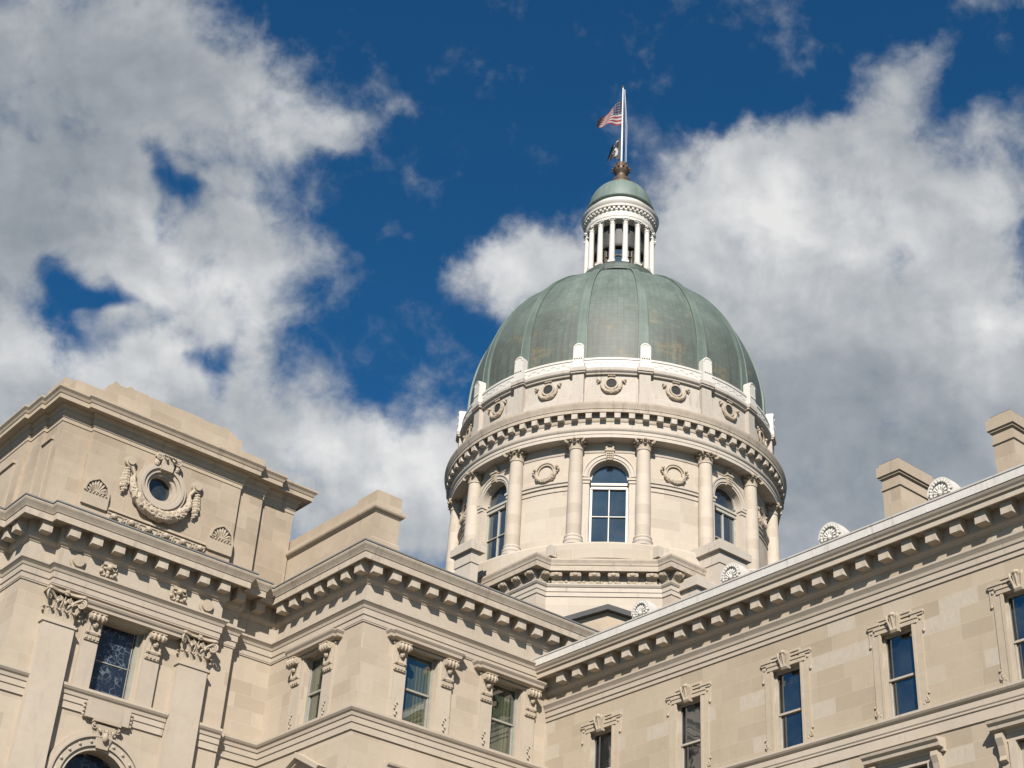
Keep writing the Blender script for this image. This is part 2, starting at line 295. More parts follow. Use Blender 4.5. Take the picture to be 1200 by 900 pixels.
class MB:
    def __init__(s): s.v = []; s.f = []
    def face(s, *ps):
        i = len(s.v); s.v += [tuple(p) for p in ps]; s.f.append(tuple(range(i, i+len(ps))))
    def box(s, F, s0, s1, d0, d1, z0, z1, taper=0):
        i = len(s.v); k = taper
        s.v += [F(a, b, c) for a, b, c in ((s0, d0, z0), (s1, d0, z0), (s1-k, d1, z0), (s0+k, d1, z0), (s0, d0, z1), (s1, d0, z1), (s1-k, d1, z1), (s0+k, d1, z1))]
        s.f += [tuple(i+q for q in r) for r in ((0, 3, 2, 1), (4, 5, 6, 7), (0, 1, 5, 4), (1, 2, 6, 5), (2, 3, 7, 6), (3, 0, 4, 7))]
    def prof(s, F, pts, s0, s1, seg=1):                # side profile (d,z) extruded along s
        n = len(pts); i = len(s.v)
        for k in range(seg+1):
            ss = s0+(s1-s0)*k/seg; s.v += [F(ss, d, z) for d, z in pts]
        for k in range(seg):
            for j in range(n):
                a = i+k*n; b = a+n; s.f.append((a+j, a+(j+1) % n, b+(j+1) % n, b+j))
        s.f.append(tuple(i+j for j in range(n))); s.f.append(tuple(i+seg*n+j for j in reversed(range(n))))
    def plate(s, F, pts, d0, d1):                     # outline (s,z) extruded outward
        n = len(pts); i = len(s.v)
        for d in (d0, d1): s.v += [F(a, d, z) for a, z in pts]
        for j in range(n): s.f.append((i+j, i+(j+1) % n, i+n+(j+1) % n, i+n+j))
        s.f.append(tuple(i+n+j for j in range(n))); s.f.append(tuple(i+j for j in reversed(range(n))))
    def ring(s, F, c, r0, r1, d0, d1, a0=0, a1=2*PI, seg=28):   # flat ring band in the wall plane
        full = abs(a1-a0) > 2*PI-.01; i = len(s.v); m = seg if full else seg+1
        for k in range(m):
            a = a0+(a1-a0)*k/seg; cs, sn = math.cos(a), math.sin(a)
            for r, d in ((r0, d0), (r1, d0), (r1, d1), (r0, d1)): s.v.append(F(c[0]+r*cs, d, c[1]+r*sn))
        for k in range(seg):
            a = i+4*k; b = i+4*((k+1) % m)
            for j in range(4): s.f.append((a+j, a+(j+1) % 4, b+(j+1) % 4, b+j))
        if not full: s.f.append((i, i+1, i+2, i+3)); e = i+4*seg; s.f.append((e+3, e+2, e+1, e))
    def sweep(s, plan, prof):                          # plan runs left to right seen from outside
        n = len(prof); i = len(s.v); m = len(plan)
        for k, p in enumerate(plan):
            ns = []
            if k > 0: dx, dy = p[0]-plan[k-1][0], p[1]-plan[k-1][1]; l = math.hypot(dx, dy); ns.append((dy/l, -dx/l))
            if k < m-1: dx, dy = plan[k+1][0]-p[0], plan[k+1][1]-p[1]; l = math.hypot(dx, dy); ns.append((dy/l, -dx/l))
            if len(ns) == 2: dt = 1+ns[0][0]*ns[1][0]+ns[0][1]*ns[1][1]; mx, my = (ns[0][0]+ns[1][0])/dt, (ns[0][1]+ns[1][1])/dt
            else: mx, my = ns[0]
            s.v += [(p[0]+mx*d, p[1]+my*d, z) for d, z in prof]
        for k in range(m-1):
            for j in range(n):
                a = i+k*n; b = a+n; s.f.append((a+j, a+(j+1) % n, b+(j+1) % n, b+j))
        s.f.append(tuple(i+j for j in range(n))); s.f.append(tuple(i+(m-1)*n+j for j in reversed(range(n))))
    def lathe(s, c, prof, seg=48, a0=0, a1=2*PI, closed=True):   # profile (r,z) about a vertical axis
        full = abs(a1-a0) > 2*PI-.001; n = len(prof); i = len(s.v); m = seg if full else seg+1
        for k in range(m):
            a = a0+(a1-a0)*k/seg
            s.v += [(c[0]+r*math.cos(a), c[1]+r*math.sin(a), z) for r, z in prof]
        for k in range(seg):
            a = i+n*k; b = i+n*((k+1) % m)
            for j in range(n if closed else n-1): s.f.append((a+j, a+(j+1) % n, b+(j+1) % n, b+j))
    def tube(s, pts, rad, seg=8, cap=True):
        pts = [Vector(p) for p in pts]; n = len(pts); i = len(s.v); up = None
        if not hasattr(rad, '__len__'): rad = [rad]*n
        for k, p in enumerate(pts):
            tg = (pts[min(k+1, n-1)]-pts[max(k-1, 0)]).normalized()
            if up is None: up = tg.orthogonal().normalized()
            up = (up-tg*up.dot(tg)).normalized(); sd = tg.cross(up)
            for j in range(seg):
                a = 2*PI*j/seg; s.v.append(tuple(p+(up*math.cos(a)+sd*math.sin(a))*rad[k]))
        for k in range(n-1):
            for j in range(seg): a = i+k*seg; b = a+seg; s.f.append((a+j, a+(j+1) % seg, b+(j+1) % seg, b+j))
        if cap: s.f.append(tuple(i+j for j in reversed(range(seg)))); s.f.append(tuple(i+(n-1)*seg+j for j in range(seg)))
    def blob(s, p, r, sq=(1, 1, 1), nu=8, nv=5):
        i = len(s.v)
        for b in range(1, nv):
            th = PI*b/nv
            for a in range(nu):
                ph = 2*PI*a/nu; s.v.append((p[0]+r*sq[0]*math.sin(th)*math.cos(ph), p[1]+r*sq[1]*math.sin(th)*math.sin(ph), p[2]+r*sq[2]*math.cos(th)))
        tp = len(s.v); s.v.append((p[0], p[1], p[2]+r*sq[2])); s.v.append((p[0], p[1], p[2]-r*sq[2]))
        for b in range(nv-2):
            for a in range(nu): x = i+b*nu; s.f.append((x+a, x+(a+1) % nu, x+nu+(a+1) % nu, x+nu+a))
        for a in range(nu):
            s.f.append((tp, i+(a+1) % nu, i+a)); x = i+(nv-2)*nu; s.f.append((tp+1, x+a, x+(a+1) % nu))
    def leaf(s, F, s0, d0, z0, w, h, out, lean=0.0):   # acanthus leaf rising from (s0,d0,z0), tip curling outward
        hs = (0, .3, .6, .84, .97, 1.0, .9, .8); os_ = (0, .03, .09, .22, .45, .72, .92, .86); ws = (.55, .85, 1.0, .95, .85, .7, .5, .2)
        i = len(s.v); n = len(hs)
        for k in range(n):
            c = s0+lean*hs[k]
            for x, dd in ((-1, -.10), (-.5, .04), (0, .0), (.5, .04), (1, -.10)):
                wv = w*.5*ws[k]*(1+.12*(-1)**k)
                s.v.append(F(c+x*wv, d0+out*os_[k]+dd*w*.6, z0+h*hs[k]))
        for k in range(n-1):
            for j in range(4): a = i+k*5+j; s.f.append((a, a+1, a+6, a+5))
    def volute(s, F, cs, cd, cz, us, ud, r, turns=1.75, th=.26):
        pts, rd = [], []
        N = 26
        for k in range(N):
            u = k/(N-1); a = PI*.5-u*turns*2*PI; rr = r*(1-.80*u)
            x, zz = rr*math.cos(a), rr*math.sin(a)
            pts.append(F(cs+us*x, cd+ud*x, cz+zz)); rd.append(r*th*(1-.45*u))
        s.tube(pts, rd, 6); s.blob(F(cs, cd, cz), r*.26, nu=6, nv=4)

WL = {}                                                # world place of every parent made here
def setp(o, parent):
    WL[o] = WL[parent] if parent is not None else Vector((0, 0, 0))
    if parent is not None: o.parent = parent
def part(name, mb, mtl, parent=None, uv='wall', smooth=False, local=False):
    org = Vector((0, 0, 0)) if (local or parent is None) else WL[parent]
    me = bpy.data.meshes.new(name); bm = bmesh.new()
    vs_ = [bm.verts.new(Vector(v)-org) for v in mb.v]
    for f in mb.f:
        try: bm.faces.new([vs_[i] for i in f])
        except ValueError: pass
    bmesh.ops.remove_doubles(bm, verts=bm.verts, dist=.0004)
    bmesh.ops.recalc_face_normals(bm, faces=bm.faces)
    ul = bm.loops.layers.uv.new('UVMap')
    for f in bm.faces:
        n = f.normal
        for l in f.loops:
            p = l.vert.co+org
            if uv == 'cyl':
                a = math.atan2(p.y-AX[1], p.x-AX[0]) % (2*PI); l[ul].uv = (a*9.35, p.z if abs(n.z) < .97 or True else p.x)
            elif abs(n.z) > .75: l[ul].uv = (p.x+p.y*.37, p.y)
            elif abs(n.x) > abs(n.y): l[ul].uv = (p.y, p.z)
            else: l[ul].uv = (p.x+.4, p.z)
        if uv == 'cyl':                                # no jump across the seam
            us = [l[ul].uv.x for l in f.loops]
            if max(us)-min(us) > 20:
                for l in f.loops:
                    if l[ul].uv.x < 20: l[ul].uv.x += 2*PI*9.35
        if smooth: f.smooth = True
    bm.to_mesh(me); bm.free()
    if smooth and hasattr(me, 'set_sharp_from_angle'): me.set_sharp_from_angle(angle=math.radians(32))
    me.materials.append(mtl)
    o = bpy.data.objects.new(name, me); C.objects.link(o); setp(o, parent if not local else parent)
    return o
USED = set()
def put(src, parent, loc, rot=0.0, sx=1.0):            # first use moves the thing itself, later ones copy it with its parts
    if src not in USED: USED.add(src); o = src
    else:
        o = src.copy(); C.objects.link(o)
        for ch in [c for c in src.children]:
            q = ch.copy(); C.objects.link(q); q.parent = o; q.matrix_parent_inverse = Matrix()
    o.parent = parent; o.matrix_parent_inverse = Matrix(); WL[o] = Vector(loc)
    o.location = Vector(loc)-WL[parent]; o.rotation_euler = (0, 0, rot); o.scale = (sx, 1, 1)
    return o
RU, RV = -PI/2, 0.0                                     # turn of a template onto a wall facing -X or -Y
def RB(a): return a+PI/2

def wall(mb, F, s0, s1, z0, z1, ops=(), depth=.35, step=None):
    """sheet with openings (sa, sb, za, zb[, arched]) and their reveals; zb of an arched opening is its springing"""
    br = {s0, s1}
    if step:
        n = max(1, int((s1-s0)/step)); br |= {s0+(s1-s0)*k/n for k in range(n+1)}
    for o in ops:
        br |= {o[0], o[1]}
        if len(o) > 4:
            c, r = (o[0]+o[1])/2, (o[1]-o[0])/2; br |= {c-r*math.cos(PI*k/20) for k in range(21)}
    br = sorted(br); br = [b for i, b in enumerate(br) if i == 0 or b-br[i-1] > 1e-4]
    def top(o, s):
        if len(o) < 5: return o[3]
        c, r = (o[0]+o[1])/2, (o[1]-o[0])/2; return o[3]+math.sqrt(max(0, r*r-(s-c)**2))
    for a, b in zip(br[:-1], br[1:]):
        m = (a+b)/2; za = zb = z0
        for o in sorted([o for o in ops if o[0] < m < o[1]], key=lambda o: o[2]):
            mb.face(F(a, 0, za), F(b, 0, zb), F(b, 0, o[2]), F(a, 0, o[2]))
            ta, tb = top(o, a), top(o, b)
            mb.face(F(a, 0, ta), F(b, 0, tb), F(b, -depth, tb), F(a, -depth, ta))
            mb.face(F(a, 0, o[2]), F(b, 0, o[2]), F(b, -depth, o[2]), F(a, -depth, o[2]))
            za, zb = ta, tb
        mb.face(F(a, 0, za), F(b, 0, zb), F(b, 0, z1), F(a, 0, z1))
    for o in ops:
        for s in (o[0], o[1]): mb.face(F(s, 0, o[2]), F(s, 0, o[3]), F(s, -depth, o[3]), F(s, -depth, o[2]))

# ------------------------------------------------------------------ ground
gm, t, bs = mat('pavement'); tco = t.new('ShaderNodeTexCoord').outputs['Object']
br = t.new('ShaderNodeTexBrick'); t.put(br.inputs['Vector'], tco); br.inputs['Scale'].default_value = 1; br.inputs['Brick Width'].default_value = 1.2; br.inputs['Row Height'].default_value = 1.2
br.inputs['Color1'].default_value = (.09, .085, .07, 1); br.inputs['Color2'].default_value = (.11, .10, .085, 1); br.inputs['Mortar'].default_value = (.2, .19, .17, 1); br.inputs['Mortar Size'].default_value = .01
t.put(bs.inputs['Base Color'], br.outputs['Color']); bs.inputs['Roughness'].default_value = .9
g = MB(); g.face((-6000, -6000, -1.6), (6000, -6000, -1.6), (6000, 6000, -1.6), (-6000, 6000, -1.6))
go = part('ground', g, gm); go['kind'] = 'structure'

# ------------------------------------------------------------------ the building
B = bpy.data.objects.new('capitol_building', None); C.objects.link(B); B.location = (36, 50, -1.6); WL[B] = Vector((36, 50, -1.6))
B['label'] = 'pale limestone capitol with green copper dome, columned drum and carved cornices'; B['category'] = 'building'

# ---- templates
def mk(name, mtl, fn, smooth=False, parent=None):
    m = MB(); fn(m); o = part(name, m, mtl, None, local=True, smooth=smooth)
    if parent is not None: o.parent = parent
    return o
def modillion(w, h, l):
    def f(m):
        m.box(FL, -w/2, w/2, -.02, l, -h, -.05); m.box(FL, -w/2-.03, w/2+.03, -.02, l+.03, -.048, .0)
    return mk('modillion', M_TRIM, f)
MOD_M = modillion(.43, .49, .44); MOD_R = modillion(.42, .48, .40); MOD_D = modillion(.34, .40, .29)
MOD_D.data.materials[0] = M_DTRIM

def console(w, h, p):
    """scroll bracket under a window hood"""
    def f(m):
        pts = [(0, 0), (p, 0), (p, -.05*h)]
        for k in range(11):
            a = PI*.40-k*PI*1.15/10; pts.append((p*.66+.155*h*math.cos(a), -.20*h+.155*h*math.sin(a)))
        pts += [(p*.36, -.36*h), (p*.26, -.50*h), (p*.22, -.80*h), (p*.30, -.90*h), (p*.22, -1.0*h), (0, -1.0*h)]
        m.prof(FL, pts, -w/2, w/2)
        for x in (-1, 1):
            m.ring(lambda s, d, z: (x*(w/2+d), -s, z), (p*.66, -.20*h), .02, .13*h, -.01, .03, seg=14)
        for k in range(3): m.tube([FL((k-1)*w*.3, p*.66+.155*h*math.cos(a), -.20*h+.155*h*math.sin(a)) for a in (1.2, .6, 0, -.6, -1.2)], w*.10, 6)
        m.blob(FL(0, p*.40, -.52*h), w*.20, (1, 1, 1.2), 7, 5); m.leaf(FL, 0, p*.18, -.95*h, w*.5, .35*h, p*.22)
        for x in (-1, 1): m.box(FL, x*w*.36-w*.07, x*w*.36+w*.07, 0, p*.34, -.95*h, -.3*h)
        m.box(FL, -w*.50, w*.50, 0, .06, -1.28*h, -1.02*h)
        for k in range(4): m.box(FL, (k-1.5)*w*.26-w*.07, (k-1.5)*w*.26+w*.07, .05, .10, -1.22*h, -1.06*h)
    return mk('console', M_CARV, f)
CON = console(.54, .84, .40)

def capital_flat(w, h, dep):
    def f(m):
        m.prof(FL, [(0, 0), (dep, 0), (dep-.04, .5*h), (dep+.02, .84*h), (0, .84*h)], -w*.45, w*.45)
        m.plate(lambda s, d, z: (s, -z, d), [(-w*.60, 0), (w*.60, 0), (w*.62, dep+.30), (w*.54, dep+.34), (w*.3, dep+.22), (0, dep+.18), (-w*.3, dep+.22), (-w*.54, dep+.34), (-w*.62, dep+.30)], .915*h, h)
        for s in (-.36, -.12, .12, .36): m.leaf(FL, s*w, dep-.02, .0, .20*w, .38*h, .22)
        for s in (-.24, .0, .24): m.leaf(FL, s*w, dep-.02, .05, .17*w, .62*h, .27)
        for s in (-1, 1):
            m.leaf(lambda a, b, z, s=s: (s*(w*.45+b), -(dep*.5+a), z), 0, 0, .0, .22*w, .40*h, .22)
            # stems springing to the corner scrolls and to the pair of inner scrolls
            m.tube([FL(s*.10*w, dep+.02, .42*h), FL(s*.20*w, dep+.07, .60*h), FL(s*.36*w, dep+.14, .76*h), FL(s*.52*w, dep+.24, .88*h)], [.035, .05, .05, .04], 6)
            m.volute(FL, s*.53*w, dep+.20, .72*h, s*.72, .68, .165*h, 1.9, .24)
            m.tube([FL(s*.10*w, dep+.02, .42*h), FL(s*.06*w, dep+.08, .62*h), FL(s*.10*w, dep+.12, .80*h)], [.03, .04, .03], 6)
            m.volute(FL, s*.19*w, dep+.12, .72*h, -s, .05, .095*h, 1.6, .28)
            m.leaf(FL, s*.44*w, dep+.02, .36*h, .16*w, .28*h, .20, s*.10)
        m.tube([FL(0, dep+.02, .5*h), FL(0, dep+.12, .78*h), FL(0, dep+.2, .95*h)], [.03, .025, .03], 6)
        for k in range(6):
            a = 2*PI*k/6; m.blob(FL(.075*math.cos(a), dep+.22, .95*h+.075*math.sin(a)), .055, nu=6, nv=4)
        m.blob(FL(0, dep+.27, .95*h), .05, nu=6, nv=4)
    return mk('capital', M_CARV, f)
CAPF = capital_flat(1.26, 1.16, .36); CAPF.data.transform(Matrix.Diagonal((1, .86, 1, 1)))

def shell_fan(m, F, c, r, d, n=9):
    m.ring(F, c, r*.93, r*1.06, 0, d+.05, 0, PI, 20)
    for k in range(n):
        a = PI*(k+.5)/n; ca, sa = math.cos(a), math.sin(a); wd = r*.92*math.sin(PI/n/2)*.86
        pts = []
        for u, ww, dd in ((.22, .25, .35), (.55, .62, .8), (.85, 1.0, 1.0), (.95, .6, .7)):
            pts.append((F(c[0]+r*u*ca, d*dd, c[1]+r*u*sa), wd*ww))
        m.tube([p for p, q in pts], [q for p, q in pts], 6)
    m.ring(F, c, 0.0, r*.2, 0, d*1.0, 0, PI, 10)

# ================= right wing (wall faces -X at X = 40)
UW = 40.0; WY1 = 47.36
YC = [24.68+4.82*k for k in range(-4, 5)]
ups = [(y-.72, y+.72, 18.25, 21.25) for y in YC]
lows = [(y-.80, y+.80, 12.9, 16.55) for y in YC[:8]]
base_ = [(y-.75, y+.75, 6.5, 9.8) for y in YC[:8]]+[(y-.7, y+.7, .6, 3.4) for y in YC[:8]]
m = MB(); wall(m, FU(UW), 2.0, WY1, -1.6, 23.5, ups+lows+base_, .34); 
part('wall', m, M_ASHR, B)['label'] = 'long side wing wall of tan stone blocks with paler replaced blocks'
m = MB(); m.face((UW, 2, -1.6), (UW, 2, 24), (56, 2, 24), (56, 2, -1.6)); m.face((56, 2, -1.6), (56, 2, 24), (56, WY1, 24), (56, WY1, -1.6)); part('wall', m, M_ASHR, B)
planR = [(UW, WY1-.003), (UW, 2.0), (56, 2.0)]
m = MB(); m.sweep(planR, [(-.1, 22.36), (.045, 22.36), (.045, 22.52), (.09, 22.535), (.09, 22.74), (.13, 22.76), (.15, 22.86), (.20, 22.94), (.24, 23.0), (.24, 23.07), (-.1, 23.075)]); part('architrave', m, M_TRIM, B)
m = MB(); m.sweep(planR, [(-.1, 23.46), (.05, 23.46), (.07, 23.54), (.13, 23.57), (.15, 23.62), (.15, 24.14), (.64, 24.14), (.64, 24.04), (.71, 24.04), (.71, 24.27), (.78, 24.27), (.80, 24.33), (.86, 24.40), (.90, 24.47), (.90, 24.50), (-.1, 24.50)])
corR = part('cornice', m, M_TRIM, B)
m = MB(); m.sweep(planR, [(.5, 24.503), (.93, 24.503), (.93, 24.80), (.96, 24.81), (.97, 24.86), (.93, 24.87), (.90, 24.85), (.5, 24.92)]); 
for k in range(19): m.box(FU(UW), 3+2.42*k, 3.05+2.42*k, .90, .936, 24.51, 24.80)
gutR = part('gutter', m, M_GUTTER, corR)
for k in range(-6, 21): put(MOD_R, corR, (UW-.145, 26.47+.977*k, 24.135), RU)
m = MB(); m.face((UW+.2, 2, 24.6), (56, 2, 24.6), (56, WY1, 24.6), (UW+.2, WY1, 24.6)); m.box(FU(UW), 2, WY1-.02, -.9, -.01, 23.5, 24.49); part('roof', m, M_TAR, B)
# belt course below the upper windows
m = MB(); m.sweep([(UW, WY1-.004), (UW, 2), (56, 2)], [(-.1, 17.38), (.05, 17.38), (.05, 17.72), (.09, 17.74), (.09, 17.80), (.12, 17.84), (.12, 18.04), (.20, 18.10), (.24, 18.16), (.24, 18.24), (-.1, 18.247)]); part('belt_course', m, M_TRIM, B)

def double_hung(w, h, fr, zmid, dep, mtl, bars=False):
    """sash in an opening w x h whose sill is at local z 0; wall face at local y = 0"""
    def f(m):
        d = -dep
        m.box(FL, -w/2, -w/2+fr*1.5, d-.05, d+.09, 0, h); m.box(FL, w/2-fr*1.5, w/2, d-.05, d+.09, 0, h)
        m.box(FL, -w/2+fr*1.5+.002, w/2-fr*1.5-.002, d-.05, d+.088, h-fr*1.3, h); m.box(FL, -w/2+fr*1.5+.002, w/2-fr*1.5-.002, d-.05, d+.088, 0, fr*1.2)
        m.box(FL, -w/2+fr*1.5+.002, w/2-fr*1.5-.002, d-.02, d+.085, zmid-fr*.55, zmid+fr*.55)
        if bars: m.box(FL, -fr*.35, fr*.35, d-.02, d+.07, fr*1.2, h-fr*1.3)
        for s in (-1, 1): m.box(FL, s*(w/2-fr*2.2)-fr*.4, s*(w/2-fr*2.2)+fr*.4, d-.03, d+.05, 0, zmid)
    return mk('window', mtl, f)
def pane(w, h, dep, mtl, parent, zmid, gap=.03):
    def f(m):
        m.box(FL, -w/2+.04, w/2-.04, -dep-.04, -dep-.01, .02, zmid-.01)
        m.box(FL, -w/2+.04, w/2-.04, -dep-.0, -dep+.03, zmid+.01, h-.02)
    o = mk('pane', mtl, f); o.parent = parent; return o
# eared surround of the upper wing windows
WR = double_hung(1.44, 3.0, .065, 1.42, .26, M_SASH); pane(1.3, 3.0, .26, M_GL, WR, 1.42)
def f(m):
    o, i = 1.12, .74
    m.box(FL, -1.02, -i, .0, .06, 0, 3.0); m.box(FL, i, 1.02, .0, .06, 0, 3.0)
    m.box(FL, -i-.0, -i+.10, .0, .10, 0, 3.0); m.box(FL, i-.10, i, .0, .10, 0, 3.0)
    m.box(FL, -1.02, 1.02, .0, .062, 3.003, 3.30); m.box(FL, -1.13, -1.022, 0, .06, 2.72, 3.30); m.box(FL, 1.022, 1.13, 0, .06, 2.72, 3.30)
    m.box(FL, -.86, .86, .0, .115, 3.02, 3.14); m.box(FL, -.9, .9, .0, .15, 3.17, 3.24)
    for s in (-1, 1):
        m.box(FL, min(s*.62, s*1.15), max(s*.62, s*1.15), 0, .17, 3.33, 3.42)
        m.box(FL, min(s*.64, s*1.13), max(s*.64, s*1.13), 0, .12, 3.25, 3.327)
        m.box(FL, min(s*.2, s*.66), max(s*.2, s*.66), 0, .17, 3.45, 3.54); m.box(FL, min(s*.2, s*.64), max(s*.2, s*.64), 0, .12, 3.34, 3.447)
        m.blob(FL(s*1.0, .08, 3.13), .055, nu=7, nv=4); m.blob(FL(s*1.09, .05, 2.68), .06, nu=7, nv=4)
        for q in range(4): m.blob(FL(s*(1.08-.07*q), .05, .55-.11*q), .045, nu=6, nv=4)
        m.volute(FL, s*1.0, .08, .30, s, 0, .09, 1.2, .3)
mk('surround', M_CARV, f, parent=WR)
def f(m):
    m.plate(FL, [(-.17, 2.90), (.17, 2.90), (.27, 3.52), (-.27, 3.52)], 0, .20)
    m.prof(FL, [(.15, 3.52), (.33, 3.52), (.36, 3.46), (.30, 3.36), (.24, 3.1), (.27, 2.98), (.2, 2.9), (.15, 2.9)], -.13, .13)
    for s in (-.22, 0, .22): m.tube([FL(s*.55, .22, 2.95), FL(s*.7, .27, 3.15), FL(s, .34, 3.4), FL(s, .34, 3.5)], [.03, .035, .045, .04], 6)
    m.blob(FL(0, .33, 3.5), .10, (1.4, 1, .8))
mk('keystone', M_CARV, f, parent=WR)
for ch in WR.children:
    if ch.name.startswith(('surround', 'keystone')): ch.scale = (1, .68, 1)
for i, y in enumerate(YC): put(WR, B, (UW, y, 18.25), RU)
# hooded lower windows
WLo = double_hung(1.6, 3.6, .07, 1.75, .26, M_SASHG); pane(1.5, 3.6, .26, M_GLG, WLo, 1.75)
def f(m):
    m.prof(FL, [(0, 3.86), (.12, 3.86), (.14, 3.96), (.36, 3.98), (.38, 4.10), (.46, 4.16), (.48, 4.24), (0, 4.30)], -1.50, 1.50)
    m.box(FL, -1.3, 1.3, 0, .08, 3.62, 3.857); m.box(FL, -1.05, -.8, 0, .08, 0, 3.617); m.box(FL, .8, 1.05, 0, .08, 0, 3.617)
mk('hood', M_TRIM, f, parent=WLo)
def f(m):
    m.prof(FL, [(0, 3.86), (.30, 3.86), (.32, 3.72), (.22, 3.5), (.16, 3.2), (.2, 3.06), (.1, 3.0), (0, 3.0)], -.12, .12); m.box(FL, -.13, .13, 0, .06, .4, 2.998)
_b = mk('bracket', M_CARV, f, parent=WLo); _b.location = (-1.22, 0, 0); _c = _b.copy(); C.objects.link(_c); _c.location = (1.22, 0, 0)
for y in YC[:8]: put(WLo, B, (UW, y, 12.9), RU)
WBa = double_hung(1.5, 3.3, .07, 1.6, .26, M_SASHG); pane(1.4, 3.3, .26, M_GL, WBa, 1.6)
for y in YC[:8]: put(WBa, B, (UW, y, 6.5), RU)
WBb = double_hung(1.4, 2.8, .07, 1.3, .26, M_SASHG); pane(1.3, 2.8, .26, M_GL, WBb, 1.3)
for y in YC[:8]: put(WBb, B, (UW, y, .6), RU)
# roof shells over the gutter
def f(m):
    r = .50; F = FL
    n = 18; zc = .42
    pr = [(-r, 0)]+[(-r*math.cos(PI*k/n), zc+r*math.sin(PI*k/n)) for k in range(n+1)]+[(r, 0)]
    m.plate(F, pr, -.10, 0)
    # hood running back over the roof
    i = len(m.v)
    for dd, sc in ((-.1, 1.0), (-.35, 1.0), (-.65, .92), (-.95, .72), (-1.15, .4)):
        m.v += [F(s*min(1, sc*1.05), dd, z*sc) for s, z in pr]
    L = len(pr)
    for q in range(4):
        for j in range(L-1): a = i+q*L+j; m.f.append((a, a+1, a+L+1, a+L))
    m.ring(F, (0, zc), r*.86, r*1.0, 0, .05, -.1, PI+.1, 22)
    for k in range(13):
        a = -.3+(PI+.6)*k/12; m.blob(F(r*.74*math.cos(a), .045, zc+r*.74*math.sin(a)), .062, (1, .8, 1), 7, 4)
    for k in range(9):
        a = -.25+(PI+.5)*k/8; m.tube([F(.10*math.cos(a), .03, zc-.1+.10*math.sin(a)), F(.22*math.cos(a), .06, zc-.08+.24*math.sin(a)), F(.30*math.cos(a), .03, zc-.06+.31*math.sin(a))], [.02, .04, .015], 6)
    for s in (-.2, 0, .2): m.blob(F(s, .05, .16), .06, (1, .8, 1), 7, 4)
    m.blob(F(0, .04, zc-.08), .09)
ANT = mk('antefix', M_WHITE, f, smooth=True)
for y in (26.85, 31.58, 36.35, 41.2, 22.1): put(ANT, B, (39.42, y, 24.86), RU)
# chimneys
def chimney(y0, y1, x0=42.0, x1=43.9, zt=28.95):
    m = MB(); m.box(FV(0), x0, x1, -y1, -y0, 24.6, zt-.10)
    o = part('chimney', m, M_ATT, B); F = FV(0)
    m = MB()
    for (p, a, b) in ((.05, zt-1.10, zt-1.02), (.08, zt-.62, zt-.54), (.14, zt-.537, zt-.14), (.05, zt-.137, zt-.003)): m.box(F, x0-p, x1+p, -y1-p, -y0+p, a, b)
    part('chimney_cap', m, M_ATTT, o)
    m = MB(); m.box(F, x0-.02, x1+.02, -y1-.02, -y0+.02, zt, zt+.05); part('flashing', m, M_LEAD, o)
    return o
chimney(30.3, 31.08); chimney(25.45, 26.25)

# ================= corner block (faces -X at 30.5 and -Y at 47.36)
UM, VM, XE = 30.5, 47.36, 41.5
mids = [(32.72, 34.24, 20.45, 23.42), (37.06, 38.58, 20.45, 23.42)]
midl = [(32.7, 34.3, 14.0, 18.2), (37.0, 38.6, 14.0, 18.2), (32.7, 34.3, 7, 11), (37.0, 38.6, 7, 11)]
m = MB(); wall(m, FV(VM), UM, XE, -1.6, 24.2, mids+midl, .42); part('wall', m, M_ASH, B)['label'] = 'corner block front wall with two tall hooded windows'
side = [(49.75, 51.25, 20.45, 23.42), (49.75, 51.25, 14.0, 18.2), (49.75, 51.25, 7, 11)]
m = MB(); wall(m, FU(UM), VM, 54.0, -1.6, 24.2, side, .42); part('wall', m, M_ASH, B)['label'] = 'narrow side wall of the corner block'
m = MB(); m.face((XE, VM, 20), (XE, 60, 20), (XE, 60, 26), (XE, VM, 26)); part('wall', m, M_ASH, B)
# pavilion plan, left to right seen from outside
XP, VA, VB, VCc = 19.17, 53.3, 53.65, 54.0
planE = [(XP-.37, 74), (XP-.37, 55.5), (XP, 55.5), (XP, VB), (20.30, VB), (20.30, VA), (27.50, VA), (27.50, VB), (28.45, VB), (28.45, VCc), (UM, VCc), (UM, VM), (XE, VM), (XE, 60)]
m = MB(); m.sweep(planE, [(-.3, 23.84), (.04, 23.84), (.04, 23.88), (.06, 23.90), (.06, 24.10), (.10, 24.12), (.10, 24.36), (.13, 24.38), (.16, 24.48), (.23, 24.56), (.27, 24.60), (.27, 24.68), (-.3, 24.69)]); part('architrave', m, M_TRIM, B)
m = MB(); m.sweep(planE, [(-.3, 24.70), (.012, 24.70), (.012, 25.42), (-.3, 25.42)]); part('frieze', m, M_TRIM, B)
m = MB(); m.sweep(planE, [(-.3, 25.423), (.04, 25.423), (.06, 25.48), (.13, 25.53), (.16, 25.60), (.16, 26.22), (.66, 26.22), (.66, 26.10), (.73, 26.10), (.73, 26.36), (.76, 26.38), (.78, 26.43), (.83, 26.52), (.88, 26.60), (.90, 26.66), (.90, 26.72), (-.3, 26.84)])
corM = part('cornice', m, M_CROWN, B)
m = MB(); m.sweep(planE, [(.2, 26.80), (.93, 26.725), (.93, 26.78), (.2, 26.87)]); part('flashing', m, M_LEAD, corM)
for k in range(12): put(MOD_M, corM, (30.54+.925*k, VM-.155, 26.215), RV)
for k in range(7): put(MOD_M, corM, (UM-.155, 47.28+.94*k, 26.215), RU)
for k in range(8): put(MOD_M, corM, (20.50+.955*k, VA-.155, 26.215), RV)
for x, y in ((19.5, VB), (28.15, VB), (29.3, VCc)): put(MOD_M, corM, (x, y-.155, 26.215), RV)
